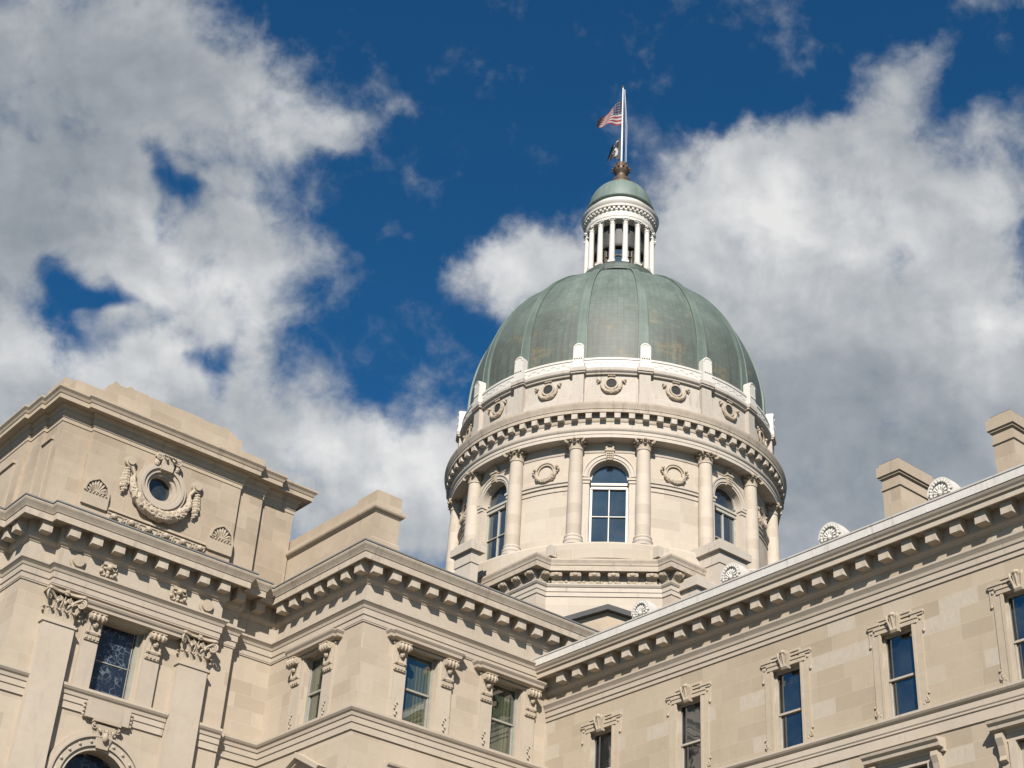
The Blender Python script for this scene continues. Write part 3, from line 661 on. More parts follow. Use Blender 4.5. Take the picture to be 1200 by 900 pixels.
for y in (54.0, 54.9): put(MOD_M, corM, (XP-.155, y, 26.215), RU)
for k in range(4): put(MOD_M, corM, (XP-.37-.155, 56.0+.97*k, 26.215), RU)
# sill courses
m = MB(); pS = [(-.2, 19.50), (.06, 19.50), (.06, 19.76), (.10, 19.78), (.10, 20.0), (.14, 20.02), (.16, 20.14), (.22, 20.20), (.27, 20.28), (.27, 20.38), (-.2, 20.44)]
m.sweep([(28.45, VB+.05), (28.45, VCc), (UM, VCc), (UM, VM), (UW-.003, VM)], pS); part('belt_course', m, M_TRIM, B)
m = MB(); m.sweep([(XP-.37, 74), (XP-.37, 55.5), (XP, 55.5), (XP, VB), (20.28, VB)], pS); part('belt_course', m, M_TRIM, B)
m = MB(); m.sweep([(21.55, VB), (26.0, VB)], pS); m.sweep([(27.34, VB), (28.44, VB)], pS); part('belt_course', m, M_TRIM, B)
# hooded windows of the corner block and pavilion
WM = double_hung(1.52, 2.97, .07, 1.42, .34, M_SASHG); pane(1.4, 2.97, .34, M_GLG, WM, 1.42)
def f(m):
    m.sweep([(-1.60, .0), (-1.60, -.06), (-1.44, -.06), (-1.44, -.16), (1.44, -.16), (1.44, -.06), (1.60, -.06), (1.60, 0)], [(-.1, 3.06), (.02, 3.06), (.04, 3.10), (.20, 3.12), (.22, 3.22), (.26, 3.27), (.30, 3.33), (.30, 3.37), (-.1, 3.38)])
    for s in (-1, 1):
        m.box(FL, min(s*.80, s*1.46), max(s*.80, s*1.46), 0, .08, 0, 3.0); m.box(FL, min(s*1.40, s*1.42), max(s*1.40, s*1.42), .08, .10, .7, 2.0)
        for q in range(5): m.blob(FL(s*1.17+.06*math.sin(q*2), .12, .12+.12*q), .055-.004*q, nu=6, nv=4)
    m.box(FL, -1.5, 1.5, 0, .12, 2.93, 3.017)
mk('hood', M_TRIM, f, parent=WM)
def two(m):
    pass
for s in (-1, 1):
    c = CON.copy(); C.objects.link(c); c.parent = WM; c.location = (s*1.17, -.09, 2.93)
C.objects.unlink(CON); bpy.data.objects.remove(CON)
for x in (33.48, 37.82): put(WM, B, (x, VM, 20.45), RV)
put(WM, B, (UM, 50.5, 20.45), RU)
for x in (33.5, 37.8):
    put(WLo, B, (x, VM, 14.3), RV)
def f(m):
    m.prof(FL, [(0, 4.05), (.12, 4.05), (.30, 4.1), (.32, 4.22), (.4, 4.28), (0, 4.32)], -1.5, 1.5)
    m.plate(FL, [(-1.5, 4.33), (1.5, 4.33), (0, 5.05)], 0, .1)
    for s in (-1, 1): m.plate(FL, [(s*1.62, 4.33), (0, 5.12), (0, 5.34), (s*1.75, 4.45)], 0, .38); m.plate(FL, [(s*1.5, 4.34), (0, 4.98), (0, 5.11), (s*1.6, 4.36)], 0, .22)
P1 = mk('pediment', M_TRIM, f); put(P1, B, (UM, 50.5, 13.9), RU)
put(WLo, B, (UM, 50.5, 14.0), RU)
# roof and parapet of the corner block
m = MB(); m.face((19.5, 54.3, 26.83), (28.4, 54.0, 26.83), (30.6, 54.2, 26.83), (30.7, 47.5, 26.83), (XE-.1, 47.5, 26.83), (XE-.1, 60, 26.83), (19.5, 60, 26.83)); part('roof', m, M_TAR, B)
m = MB(); m.sweep([(UM, 54.3), (UM, VM), (31.72, VM), (31.72, 48.6)], [(-.6, 26.84), (.06, 26.84), (.06, 27.45), (0, 27.52), (0, 28.62), (-.6, 28.62)]); par = part('parapet', m, M_ATT, B)
m = MB(); m.sweep([(UM, 54.3), (UM, VM), (31.72, VM), (31.72, 48.6)], [(-.6, 28.63), (.03, 28.63), (.05, 28.70), (.14, 28.74), (.17, 28.80), (.17, 28.93), (.06, 28.99), (-.02, 29.0), (-.6, 29.0)]); part('coping', m, M_ATTT, par)
m = MB(); m.sweep([(UM, 54.3), (UM, VM), (31.72, VM), (31.72, 48.6)], [(-.62, 28.9), (-.02, 28.9), (-.02, 29.52), (-.62, 29.52)]); m.sweep([(UM, 48.75), (UM, VM), (31.72, VM), (31.72, 48.6)], [(-.6, 29.0), (.012, 29.0), (.012, 29.62), (-.6, 29.62)]); part('parapet', m, M_ATT, par)

# ================= left pavilion walls
FA, FB, FCc = FV(VA), FV(VB), FV(VCc)
ops = [(22.72, 24.52, 20.42, 23.25), (22.30, 24.90, 8.0, 16.95, 1)]
m = MB(); wall(m, FB, XP, 28.45, -1.6, 23.85, ops, .5)
wall(m, FCc, 28.45, UM, -1.6, 23.85); wall(m, FU(28.45), VB, VCc, -1.6, 23.85); wall(m, FU(XP), VB, 55.5, -1.6, 23.85); wall(m, FV(55.5), XP-.37, XP, -1.6, 23.85); wall(m, FU(XP-.37), 55.5, 74, -1.6, 23.85)
part('wall', m, M_ASH, B)['label'] = 'end pavilion front wall with leaded window above a big round arch'
# pilasters
def pil(x0, x1):
    m = MB(); F = FB; z0, z1 = -1.0, 22.53
    m.box(F, x0, x1, 0, .352, z0, z1); m.box(F, x0-.06, x1+.06, 0, .40, 22.38, 22.46)
    m.box(F, x0-.09, x1+.09, 0, .44, z0-.6, z0+.6)
    o = part('pilaster', m, M_TRIM, B); put(CAPF, o, ((x0+x1)/2, VB, 22.535), RV); return o
pil(20.25, 21.53); pil(26.03, 27.31)
m = MB(); m.box(FU(XP-.37), 55.9, 57.1, 0, .3, -1.6, 22.5); sp = part('pilaster', m, M_TRIM, B); put(CAPF, sp, (XP-.37, 56.5, 22.51), RU)
# entablature fill between wall and projecting frieze, roundels and carved clasps
m = MB(); m.box(FB, 20.31, 27.49, -.02, .34, 23.845, 26.0); part('wall', m, M_TRIM, B)
def f(m):
    m.plate(FL, [(.34*math.cos(PI*k/14), .34*math.sin(PI*k/14)) for k in range(28)], 0, .07); m.plate(FL, [(.24*math.cos(PI*k/14), .24*math.sin(PI*k/14)) for k in range(28)], .06, .17)
RO = mk('roundel', M_CARV, f)
for x in (21.05, 26.75): put(RO, B, (x, VA, 25.05), RV)
def f(m):
    m.box(FL, -.26, .26, 0, .20, .12, .24); m.box(FL, -.20, .20, 0, .14, -.02, .118)
    for s in (-1, 0, 1):
        m.volute(FL, s*.26, .10, .06, 1, 0, .10, 1.2, .3); m.leaf(FL, s*.2, .10, -.30, .2, .3, .12)
        m.blob(FL(s*.3, .12, -.15), .08); m.blob(FL(s*.15, .12, -.26), .06)
    m.blob(FL(0, .2, .05), .12)
CL = mk('clasp', M_CARV, f)
for x in (22.32, 25.42): put(CL, B, (x, VA, 25.12), RV)
# pavilion window
def f(m):
    d = -.4; w, h = 1.8, 2.83
    m.box(FL, w/2-.16, w/2, d-.04, d+.12, 0, h); m.box(FL, -w/2, -w/2+.05, d-.04, d+.08, 0, h)
    m.box(FL, -w/2+.05, w/2-.16, d-.02, d+.03, 1.35, 1.385); m.box(FL, w/2-.24, w/2-.215, d, d+.03, 0, h)
PW_ = mk('window', M_SASHG, f); 
def f(m): m.box(FL, -.86, .78, -.44, -.40, .0, 2.83)
mk('pane', M_STAIN, f, parent=PW_)
def f(m):
    m.sweep([(-1.78, .0), (-1.78, -.05), (1.92, -.05), (1.92, 0)], [(-.1, 2.86), (.02, 2.86), (.04, 2.93), (.10, 2.96), (.36, 2.98), (.37, 3.08), (.43, 3.14), (.47, 3.22), (.47, 3.27), (-.1, 3.28)])
    for s in (-1, 1):
        m.box(FL, min(s*.98, s*1.66), max(s*.98, s*1.66), 0, .16, 0, 2.84)
mk('hood', M_TRIM, f, parent=PW_)
CON2 = console(.62, .80, .40)
for s in (-1, 1):
    c = CON2.copy(); C.objects.link(c); c.parent = PW_; c.location = (s*1.30, -.16, 2.84)
C.objects.unlink(CON2); bpy.data.objects.remove(CON2)
put(PW_, B, (23.62, VB, 20.42), RV)
# archway
m = MB(); c = (23.6, 16.95)
for r0, r1, d in ((1.30, 1.46, .12), (1.46, 1.78, .20), (1.78, 1.86, .28), (1.86, 2.02, .16)): m.ring(FB, c, r0, r1, -.01, d, 0, PI, 36)
for s in (-1, 1): m.box(FB, c[0]+min(s*1.3, s*2.0), c[0]+max(s*1.3, s*2.0), 0, .12, -1.6, 16.94); m.box(FB, c[0]+min(s*1.25, s*2.1), c[0]+max(s*1.25, s*2.1), 0, .24, 16.5, 16.9)
for k in range(11):
    a = PI*(k+.5)/11; m.blob(FB(c[0]+1.62*math.cos(a), .21, c[1]+1.62*math.sin(a)), .07, nu=7, nv=4)
ar = part('arch', m, M_TRIM, B)
m = MB(); m.box(FB, 22.2, 25.0, -.52, -.50, 7.9, 18.5); part('pane', m, M_STAIN, ar)
m = MB(); m.plate(FB, [(23.38, 18.3), (23.82, 18.3), (23.98, 19.2), (23.22, 19.2)], 0, .26)
for s in (-1, 0, 1): m.leaf(FB, 23.6+s*.16, .25, 18.3, .22, .70, .16, s*.12)
for s in (-1, 1): m.volute(FB, 23.6+s*.46, .26, 19.08, s, 0, .12, 1.5, .28); m.leaf(FB, 23.6+s*.32, .2, 18.72, .16, .42, .14, s*.2)
m.blob(FB(23.6, .36, 18.72), .12, (1, .8, 1.5), 9, 6); m.box(FB, 23.05, 24.15, 0, .34, 19.25, 19.36)
part('keystone', m, M_CARV, ar)
m = MB(); m.box(FB, 22.72, 24.5, 0, .21, 19.37, 20.0)
for s in (-1, 1):
    for q in range(4): m.blob(FB(23.61+s*.98, .13, 19.45+.15*q), .06, nu=6, nv=4)
part('carved_panel', m, M_TRIM, B)

# ================= attic over the pavilion
XA, A0, A1, A2 = 19.3, 53.45, 53.62, 53.85
planA = [(XA-.3, 74), (XA-.3, 56.2), (XA-.15, 56.2), (XA-.15, 55.0), (XA, 55.0), (XA, A1), (20.58, A1), (20.58, A0), (27.52, A0), (27.52, A1), (28.72, A1), (28.72, A2), (30.45, A2), (30.45, 60)]
m = MB(); z0, z1 = 26.5, 31.0
for a, b in zip(planA[:-1], planA[1:]):
    if a[1] == b[1]: 
        if a[0] == 20.58: wall(m, FV(A0), 20.58, 27.52, z0, z1, [(23.36, 24.46, 28.85, 29.4, 1), ], .32)
        else: m.face((a[0], a[1], z0), (b[0], b[1], z0), (b[0], b[1], z1), (a[0], a[1], z1))
    else: m.face((a[0], a[1], z0), (b[0], b[1], z0), (b[0], b[1], z1), (a[0], a[1], z1))
att = part('attic', m, M_ATT, B); att['label'] = 'darker tan attic storey over the end pavilion with a round window'
m = MB(); m.sweep(planA, [(-.3, 30.78), (.03, 30.78), (.03, 30.93), (.06, 30.95), (.06, 31.08), (.10, 31.12), (.12, 31.2), (.12, 31.30), (.16, 31.34), (.22, 31.42), (.22, 31.46), (.52, 31.46), (.52, 31.43), (.55, 31.43), (.55, 31.62), (.58, 31.64), (.62, 31.74), (.70, 31.84), (.70, 31.92), (-.3, 31.98)])
acor = part('cornice', m, M_ATTT, att)
# blocking course with scrolled centre
m = MB(); F = FV(A0+.1)
out = [(XA+.15, 31.9), (XA+.15, 32.75), (20.75, 32.75), (20.78, 33.05), (20.95, 33.2), (21.1, 33.42), (21.3, 33.28), (21.6, 33.3), (21.8, 33.45), (21.95, 33.36), (22.6, 33.37), (22.62, 33.33), (24.1, 33.34), (24.12, 33.37), (25.3, 33.36), (25.32, 33.31), (26.3, 33.33), (26.4, 33.42), (26.55, 33.28), (26.85, 33.22), (27.1, 33.05), (27.25, 33.1), (27.28, 32.62), (28.5, 32.62), (28.5, 31.9)]
m.plate(F, out, -.7, 0)
m.box(FU(XA+.15), A0+.82, 56.5, -.6, 0, 31.9, 32.7); m.box(FU(XA-.15), 56.52, 62, -.7, 0, 31.9, 33.1); m.box(FU(XA-.0), 54.35, 56.0, -.5, .05, 31.9, 33.15)
m.box(FU(XA-.15), 62.1, 74, -.7, 0, 31.9, 32.4)
part('parapet', m, M_ATT, att)
m = MB(); m.face((XA, 54, 31.95), (30.4, 54, 31.95), (30.4, 74, 31.95), (XA, 74, 31.95)); part('roof', m, M_TAR, att)
# side panels
m = MB(); F = FU(XA)
m.box(F, 54.15, 54.95, 0, .06, 27, 30.1); m.box(F, 54.1, 55.0, 0, .14, 30.1, 30.22); part('panel', m, M_ATTT, att)
F = FU(XA-.3)
for y in (57, 60, 63):
    m = MB(); m.box(F, y, y+1.8, 0, .06, 27, 30.0); m.box(F, y-.05, y+1.85, 0, .14, 30.0, 30.15); part('panel', m, M_ATTT, att)
# round window with garland
OC = (23.91, 29.40); F = FV(A0)
m = MB()
for r0, r1, d in ((.55, .68, .02), (.68, .84, .12), (.84, .97, .20), (.97, 1.10, .13)): m.ring(F, OC, r0, r1, -.02, d, seg=44)
m.ring(F, OC, .53, .56, -.3, .0, seg=44)
rw = part('round_window', m, M_TRIM, att, smooth=True)
m = MB(); m.ring(F, OC, 0, .60, -.30, -.26, seg=30); part('pane', m, M_EYE, rw)
# corners of the square-headed hole around the round window are closed by a plate
m = MB(); sq = []
N = 40
for k in range(N):
    a0_, a1_ = 2*PI*k/N, 2*PI*(k+1)/N
    def sqp(a):
        c_, s_ = math.cos(a), math.sin(a); q = 1.0/max(abs(c_), abs(s_)); return (OC[0]+.70*q*c_, OC[1]+.70*q*s_)
    p0, p1 = sqp(a0_), sqp(a1_)
    i0 = (OC[0]+.55*math.cos(a0_), OC[1]+.55*math.sin(a0_)); i1 = (OC[0]+.55*math.cos(a1_), OC[1]+.55*math.sin(a1_))
    m.face(F(i0[0], .004, i0[1]), F(i1[0], .004, i1[1]), F(p1[0], .004, p1[1]), F(p0[0], .004, p0[1]))
part('panel', m, M_ATT, att)
def garland(m, F, c, R, a0, a1, rmax, n=30, dd=.1, sc=1.0):
    pts, rd = [], []
    for k in range(n+1):
        u = k/n; a = a0+(a1-a0)*u; b = math.sin(PI*u)
        pts.append(F(c[0]+R*math.cos(a), dd+rmax*.5*b, c[1]+R*math.sin(a))); rd.append(rmax*(.45+.55*b))
    i = len(m.v); m.tube(pts, rd, 12)
    for j in range(i, len(m.v)):
        p = Vector(m.v[j]); q = noise.noise(p*9/sc)*.35+noise.noise(p*22/sc)*.15
        k = (j-i)//12; cpt = Vector(pts[min(k, n)]); m.v[j] = tuple(cpt+(p-cpt)*(1+q*1.1))
    for k in range(1, n):
        for q in range(3):
            a = random.random()*PI-PI/2+PI; r = rd[k]; ca = a0+(a1-a0)*k/n+random.uniform(-.03, .03); e = random.uniform(-.75, .75)
            rr = R+r*e*.9; m.blob(F(c[0]+rr*math.cos(ca), dd+rmax*.5*math.sin(PI*k/n)+r*math.sqrt(max(0, 1-e*e))*.9, c[1]+rr*math.sin(ca)), r*random.uniform(.2, .32), (1.3, .8, 1), 6, 4)
m = MB()
garland(m, F, OC, 1.32, math.radians(180+2), math.radians(358), .255, 34)
for s in (-1, 1):
    cx_, cz_ = OC[0]+s*1.55, OC[1]+.62
    m.ring(F, (cx_, cz_), 0, .17, 0, .22, seg=18); m.ring(F, (cx_, cz_), .15, .25, 0, .15, seg=18)
    m.tube([F(cx_-s*.1, .1, cz_-.2), F(cx_-s*.28, .12, cz_-.5), F(cx_-s*.25, .12, cz_-.75)], [.09, .07, .1], 7)
    for q in range(9):
        zz = cz_-.35-.13*q; rr = (.10, .12, .14, .15, .17, .17, .15, .12, .08)[q]
        for e in (-1, 0, 1): m.blob(F(cx_+s*.08+e*rr*.6+.03*math.sin(q*3), .1+.04*(e == 0), zz+.03*e), rr*.62, (1, .9, 1), 6, 4)
part('garland', m, M_CARV, rw)
m = MB(); m.plate(F, [(OC[0]-.24, OC[1]+.72), (OC[0]+.24, OC[1]+.72), (OC[0]+.34, OC[1]+1.38), (OC[0]-.34, OC[1]+1.38)], 0, .30)
m.box(F, OC[0]-.52, OC[0]+.52, 0, .34, OC[1]+1.30, OC[1]+1.40)
for s in (-1, 1): m.volute(F, OC[0]+s*.42, .30, OC[1]+1.22, s, 0, .15, 1.5, .3); m.leaf(F, OC[0]+s*.16, .28, OC[1]+.72, .24, .5, .2)
for q in range(3): m.leaf(F, OC[0]+(q-1)*.2, .30, OC[1]+.98, .2, .36, .18)
for s in (-1, 1): m.blob(F(OC[0]+s*.46, .2, OC[1]+1.0), .12, (1, .8, 1.5))
part('keystone', m, M_CARV, rw)
def f(m):
    o = [(-.55, 0), (.55, 0), (.55, .62), (.50, .88), (.36, 1.06), (.16, 1.20), (0, 1.30), (-.16, 1.20), (-.36, 1.06), (-.50, .88), (-.55, .62)]
    i = [(-.47, .58), (.47, .58), (.46, .74), (.40, .90), (.28, 1.02), (.12, 1.11), (0, 1.18), (-.12, 1.11), (-.28, 1.02), (-.40, .90), (-.46, .74)]
    m.box(FL, -.55, .55, 0, .10, 0, .56)
    for a, b in zip(range(1, 11), range(2, 11)):
        m.plate(FL, [o[a], o[b], i[b] if b < 11 else i[0], i[a]], 0, .16)
    m.plate(FL, [o[10], o[1], i[1], i[10]][:0] or [(-.55, .56), (-.47, .56), (-.46, .74), (-.55, .62)], 0, .16)
    for k in range(9):
        a = PI*(k+.5)/9; L = .46+.10*math.sin(a)
        m.tube([FL(.12*math.cos(a), .05, .62+.10*math.sin(a)), FL(.3*math.cos(a), .08, .62+L*.6*math.sin(a)), FL(.42*math.cos(a), .07, .62+L*.93*math.sin(a))], [.025, .055, .05], 6)
    m.ring(FL, (0, .62), 0, .12, 0, .12, 0, PI, 10)
    for k in range(7): m.blob(FL(-.42+.14*k, .11, .56), .05, nu=6, nv=4)
SH = mk('shell_ornament', M_CARV, f)
for x in (21.22, 26.95): put(SH, att, (x, A0, 27.55), RV)
m = MB(); m.box(F, 21.85, 26.3, 0, .16, 27.62, 27.72); m.box(F, 21.85, 26.3, 0, .07, 27.0, 27.6)
for k in range(17):
    x = 22.0+.26*k; m.volute(F, x, .12, 27.38, (-1)**k, 0, .10, 1.2, .3)
    if k % 3 == 0: m.blob(F(x+.13, .16, 27.42), .11, (1.2, .8, 1))
m.box(F, 21.85, 26.3, 0, .11, 27.5, 27.55)
part('carved_band', m, M_CARV, att)

# ================= base of the drum: a square block with a cut corner toward us
ax, ay = AX
def rel(l): return [(ax+x, ay+y) for x, y in l]
q = 10.3
planS = rel([(-q, 12), (-q, -5.35), (-q+1.0, -5.35), (-5.35, -q+1.0), (-5.35, -q), (12, -q)])
# offset inward by the crown's reach so that the crown lands where it is seen
def shr(pl, e):
    n = len(pl); res = []
    for k, p in enumerate(pl):
        ns = []
        if k > 0: dx, dy = p[0]-pl[k-1][0], p[1]-pl[k-1][1]; l = math.hypot(dx, dy); ns.append((dy/l, -dx/l))
        if k < n-1: dx, dy = pl[k+1][0]-p[0], pl[k+1][1]-p[1]; l = math.hypot(dx, dy); ns.append((dy/l, -dx/l))
        if len(ns) == 2: dt = 1+ns[0][0]*ns[1][0]+ns[0][1]*ns[1][1]; mx, my = (ns[0][0]+ns[1][0])/dt, (ns[0][1]+ns[1][1])/dt
        else: mx, my = ns[0]
        res.append((p[0]-mx*e, p[1]-my*e))
    return res
planW = shr(planS, .62)
m = MB()
for a, b in zip(planW[:-1], planW[1:]): m.face((*a, 24), (*b, 24), (*b, 35.2), (*a, 35.2))
sqb = part('drum_base', m, M_DRUM, B)
m = MB(); m.sweep(planW, [(-.3, 33.95), (.05, 33.95), (.05, 34.18), (.09, 34.2), (.09, 34.42), (.14, 34.46), (.2, 34.56), (.2, 34.62), (-.3, 34.63)]); part('architrave', m, M_DTRIM, sqb)
m = MB(); m.sweep(planW, [(-.3, 35.2), (.55, 35.2), (.55, 35.48), (.58, 35.5), (.60, 35.62), (.66, 35.76), (.66, 35.86), (.3, 36.0), (-.3, 36.25), (-1.2, 36.3)]); scor = part('cornice', m, M_CROWN, sqb)
def f(m):
    m.prof(FL, [(0, 0), (.42, 0), (.46, -.10), (.42, -.24), (.28, -.30), (.16, -.42), (.14, -.52), (.08, -.56), (0, -.56)], -.27, .27)
    for s in (-1, 1): m.ring(lambda a, d, z, s=s: (s*(.27+d), -a, z), (.28, -.15), .02, .13, -.01, .03, seg=12)
    m.blob(FL(0, .43, -.14), .10, (1.6, .8, 1)); m.leaf(FL, 0, .14, -.55, .25, .34, .2)
CS = mk('console', M_CARV, f)
def rowc(p0, p1, n, e0=.0, e1=.0):
    a = Vector(p0); b = Vector(p1); d = (b-a); L = d.length; d.normalize(); th = math.atan2(d.y, d.x)
    for k in range(n):
        u = e0+(L-e0-e1)*k/(n-1) if n > 1 else L/2
        p = a+d*u; put(CS, scor, (p.x, p.y, 35.19), th)
rowc(planW[2], planW[3], 6, .55, .55); rowc(planW[1], planW[2], 1); rowc(planW[3], planW[4], 1); rowc(planW[0], planW[1], 15, 1.0, .25); rowc(planW[4], planW[5], 15, .25, 1.0)
# garland strings between the consoles
m = MB()
a, b = Vector(planW[2]), Vector(planW[3]); d = (b-a).normalized(); nn = Vector((d.y, -d.x)); L = (b-a).length
for k in range(26):
    p = a+d*(L*(k+.5)/26)+nn*.1; m.blob((p.x, p.y, 34.70+.05*math.cos(k*1.7)), .09, nu=6, nv=4)
part('carved_band', m, M_CARV, sqb)
# stylobate ring and little blocks on the corner piers
m = MB(); m.lathe(AX, [(9, 36.0), (10.22, 36.0), (10.22, 36.85), (10.12, 36.98), (9, 37.03)], 96); sty = part('drum_base', m, M_DRUM, sqb, uv='cyl')
m = MB()
for x, y in ((-9.2, -5.2), (-5.2, -9.2)):
    m = MB(); m.box(FV(0), ax+x-.2, ax+x+.2, -(ay+y)-.2, -(ay+y)+.2, 36.0, 36.62); part('block', m, M_DTRIM, sqb)
# pedestal blocks that rise beside the drum
def pedestal(x0, x1, y0, y1, zt):
    m = MB(); F = FV(0); m.box(F, x0, x1, -y1, -y0, 24, zt-.9)
    for p, a, b in ((.05, zt-1.32, zt-.64), (.24, zt-.637, zt-.22), (.10, zt-.217, zt)): m.box(F, x0-p, x1+p, -y1-p, -y0+p, a, b)
    return part('pedestal', m, M_DTRIM, sqb)
pedestal(54.25+.24, 56.6-.1, 50.8+.24, 53.5, 37.28)
pedestal(53.0+.22, 54.4, 51.27+.22, 53.4, 34.9)
pedestal(45.23+.24, 46.18-.2, 60.46+.24, 62.1, 37.36)
# small gabled roof in front of the base
m = MB(); gx, gy = ax-14.9, ay-16.0
dg = Vector((.7071, -.7071)); ng = Vector((-.7071, -.7071))
def FG(s, d, z): return (gx+dg.x*s+ng.x*d, gy+dg.y*s+ng.y*d, z)
m.plate(FG, [(-2.6, 24), (2.6, 24), (2.6, 26.9), (0, 27.75), (-2.6, 26.9)], -5, 0); gb = part('gable', m, M_ATT, B)
m = MB(); m.plate(FG, [(-3.1, 26.74), (0, 27.76), (0, 28.0), (-3.2, 26.94)], -5, .3); m.plate(FG, [(3.1, 26.74), (0, 27.763), (0, 28.003), (3.2, 26.94)], -5, .3); part('roof', m, M_TAR, gb)

# ================= drum
RW = 9.28
m = MB(); F = FC(RW); arc = RW*math.radians(22.5)
ops = [(arc*2*k-1.08, arc*2*k+1.08, 37.32, 41.32, 1) for k in range(8)]
wall(m, F, -arc, arc*15, 36.9, 43.6, ops, .5, step=.45)
drum = part('drum', m, M_DRUM, B, uv='cyl', smooth=True); drum['label'] = 'round drum wall of pale stone with arched windows between columns'
SEG = 192
m = MB(); m.lathe(AX, [(9.2, 43.50), (9.97, 43.50), (9.97, 43.70), (10.0, 43.71), (10.0, 43.88), (10.05, 43.92), (10.10, 44.02), (10.10, 44.07), (9.2, 44.08)], SEG); part('architrave', m, M_DTRIM, drum, uv='cyl', smooth=True)
m = MB(); m.lathe(AX, [(9.2, 44.085), (9.93, 44.085), (9.93, 44.50), (9.2, 44.50)], SEG); part('frieze', m, M_DTRIM, drum, uv='cyl', smooth=True)
m = MB(); m.lathe(AX, [(9.2, 44.503), (9.96, 44.503), (9.99, 44.56), (10.0, 44.6), (10.0, 45.0), (10.28, 45.0), (10.28, 44.93), (10.33, 44.93), (10.33, 45.12), (10.36, 45.14), (10.38, 45.24), (10.43, 45.36), (10.46, 45.46), (10.46, 45.54), (10.1, 45.62), (9.2, 45.78)], SEG)
dcor = part('cornice', m, M_CROWN, drum, uv='cyl', smooth=True)
BACK = MB()
for k in range(80):
    a = math.radians(225.7+4.5*(k+.5)); c = math.cos(a-math.radians(227.4))
    if c > .02: put(MOD_D, dcor, (AX[0]+9.995*math.cos(a), AX[1]+9.995*math.sin(a), 44.995), RB(a))
    else:
        FR_ = lambda s, d, z, a=a: (AX[0]+(10.0+d)*math.cos(a)-s*math.sin(a), AX[1]+(10.0+d)*math.sin(a)+s*math.cos(a), z)
        BACK.box(FR_, -.18, .18, 0, .3, 44.62, 44.955)
bo = part('modillion_row', BACK, M_DTRIM, dcor); bo['kind'] = 'stuff'
# string course, impost band
m = MB()
m.lathe(AX, [(9.2, 42.88), (9.31, 42.88), (9.34, 42.94), (9.34, 42.99), (9.2, 43.02)], SEG)
for k in range(8):
    a0_ = bay(2*k)+1.16/RW; a1_ = bay(2*k+2)-1.16/RW
    for pr in ([(9.2, 40.62), (9.33, 40.62), (9.33, 40.69), (9.2, 40.7)], [(9.2, 40.92), (9.36, 40.92), (9.36, 41.06), (9.43, 41.10), (9.43, 41.24), (9.2, 41.27)]):
        n0 = len(m.v); m.lathe(AX, pr, 14, a0_, a1_)
        L = len(pr); m.f.append(tuple(n0+j for j in range(L))); m.f.append(tuple(n0+14*L+j for j in reversed(range(L))))
part('belt_course', m, M_DTRIM, drum, uv='cyl', smooth=True)
# columns
def f(m):
    pr = [(0, .62), (.425, .62), (.425, 2.2), (.415, 3.4), (.40, 4.6), (.37, 5.75), (.365, 5.85), (.41, 5.88), (.41, 5.95), (.365, 5.98), (0, 5.98)]
    m.lathe((0, 0), pr, 28)
COLM = mk('column', M_DRUM, f, smooth=True)
def f(m):
    m.lathe((0, 0), [(0, 0), (.56, 0), (.56, .16), (.52, .17), (.55, .22), (.56, .28), (.54, .34), (.50, .37), (.48, .42), (.50, .46), (.51, .50), (.49, .55), (.46, .58), (.46, .62), (0, .62)], 28)
mk('base', M_DTRIM, f, smooth=True, parent=COLM)
def capital_round(m, r, z0, h):
    m.lathe((0, 0), [(0, z0), (r, z0), (r*1.0, z0+.55*h), (r*1.25, z0+.86*h), (0, z0+.86*h)], 20)
    m.box(FL, -r*1.32, r*1.32, -r*1.32, r*1.32, z0+.88*h, z0+h)
    def FRn(a): return lambda s, d, z: ((r+d)*math.cos(a)-s*math.sin(a), (r+d)*math.sin(a)+s*math.cos(a), z)
    for k in range(8):
        m.leaf(FRn(PI/4*k), 0, .0, z0, r*.66, .48*h, .20)
        m.leaf(FRn(PI/4*k+PI/8), 0, .01, z0, r*.56, .74*h, .22)
    for k in range(4):
        a = PI/4+PI/2*k; Fk = FRn(a); m.volute(Fk, 0, r*.62, z0+.72*h, 0, 1, .20*h+.02, 1.6, .36)
        Fk = FRn(PI/2*k); m.blob(Fk(0, r*.42, z0+.90*h), .085, (1, 1, 1)); 
        for s in (-1, 1): m.volute(Fk, s*.15, r*.2, z0+.72*h, -s, .1, .075, 1.3, .3)
mk('capital', M_CARV, lambda m: capital_round(m, .40, 5.93, .56), parent=COLM)
for k in range(16):
    a = bay(k+.5); put(COLM, drum, (AX[0]+9.53*math.cos(a), AX[1]+9.53*math.sin(a), 37.03), RB(a))
# arched windows
def f(m):
    d = -.42; w, zs, h = 1.98, 3.55, 4.0
    m.box(FL, -w/2-.06, -w/2+.065, d-.05, d+.09, 0, zs); m.box(FL, w/2-.065, w/2+.06, d-.05, d+.09, 0, zs)
    m.box(FL, -w/2+.066, w/2-.066, d-.05, d+.085, 0, .07)
    m.box(FL, -w/2+.066, w/2-.066, d-.02, d+.08, 1.735, 1.78); m.box(FL, -.028, .028, d-.02, d+.07, .07, zs-.12)
    m.box(FL, -w/2-.1, w/2+.1, d-.05, d+.12, zs-.12, zs+.02); m.box(FL, -w/2-.1, w/2+.1, d-.05, d+.16, zs+.10, zs+.24); m.box(FL, -w/2-.1, w/2+.1, d-.05, d+.05, zs+.02, zs+.10)
    m.ring(FL, (0, 4.0), .98, 1.07, d-.05, d+.09, 0, PI, 24)
WD = mk('window', M_SASHW, f)
def f(m): m.box(FL, -.97, .97, -.46, -.43, .05, 3.6); m.plate(FL, [(-1.02, 3.7), (1.02, 3.7)]+[(1.02*math.cos(PI*k/20), 4.0+1.02*math.sin(PI*k/20)) for k in range(21)], -.46, -.43)
mk('pane', M_GLD, f, parent=WD)
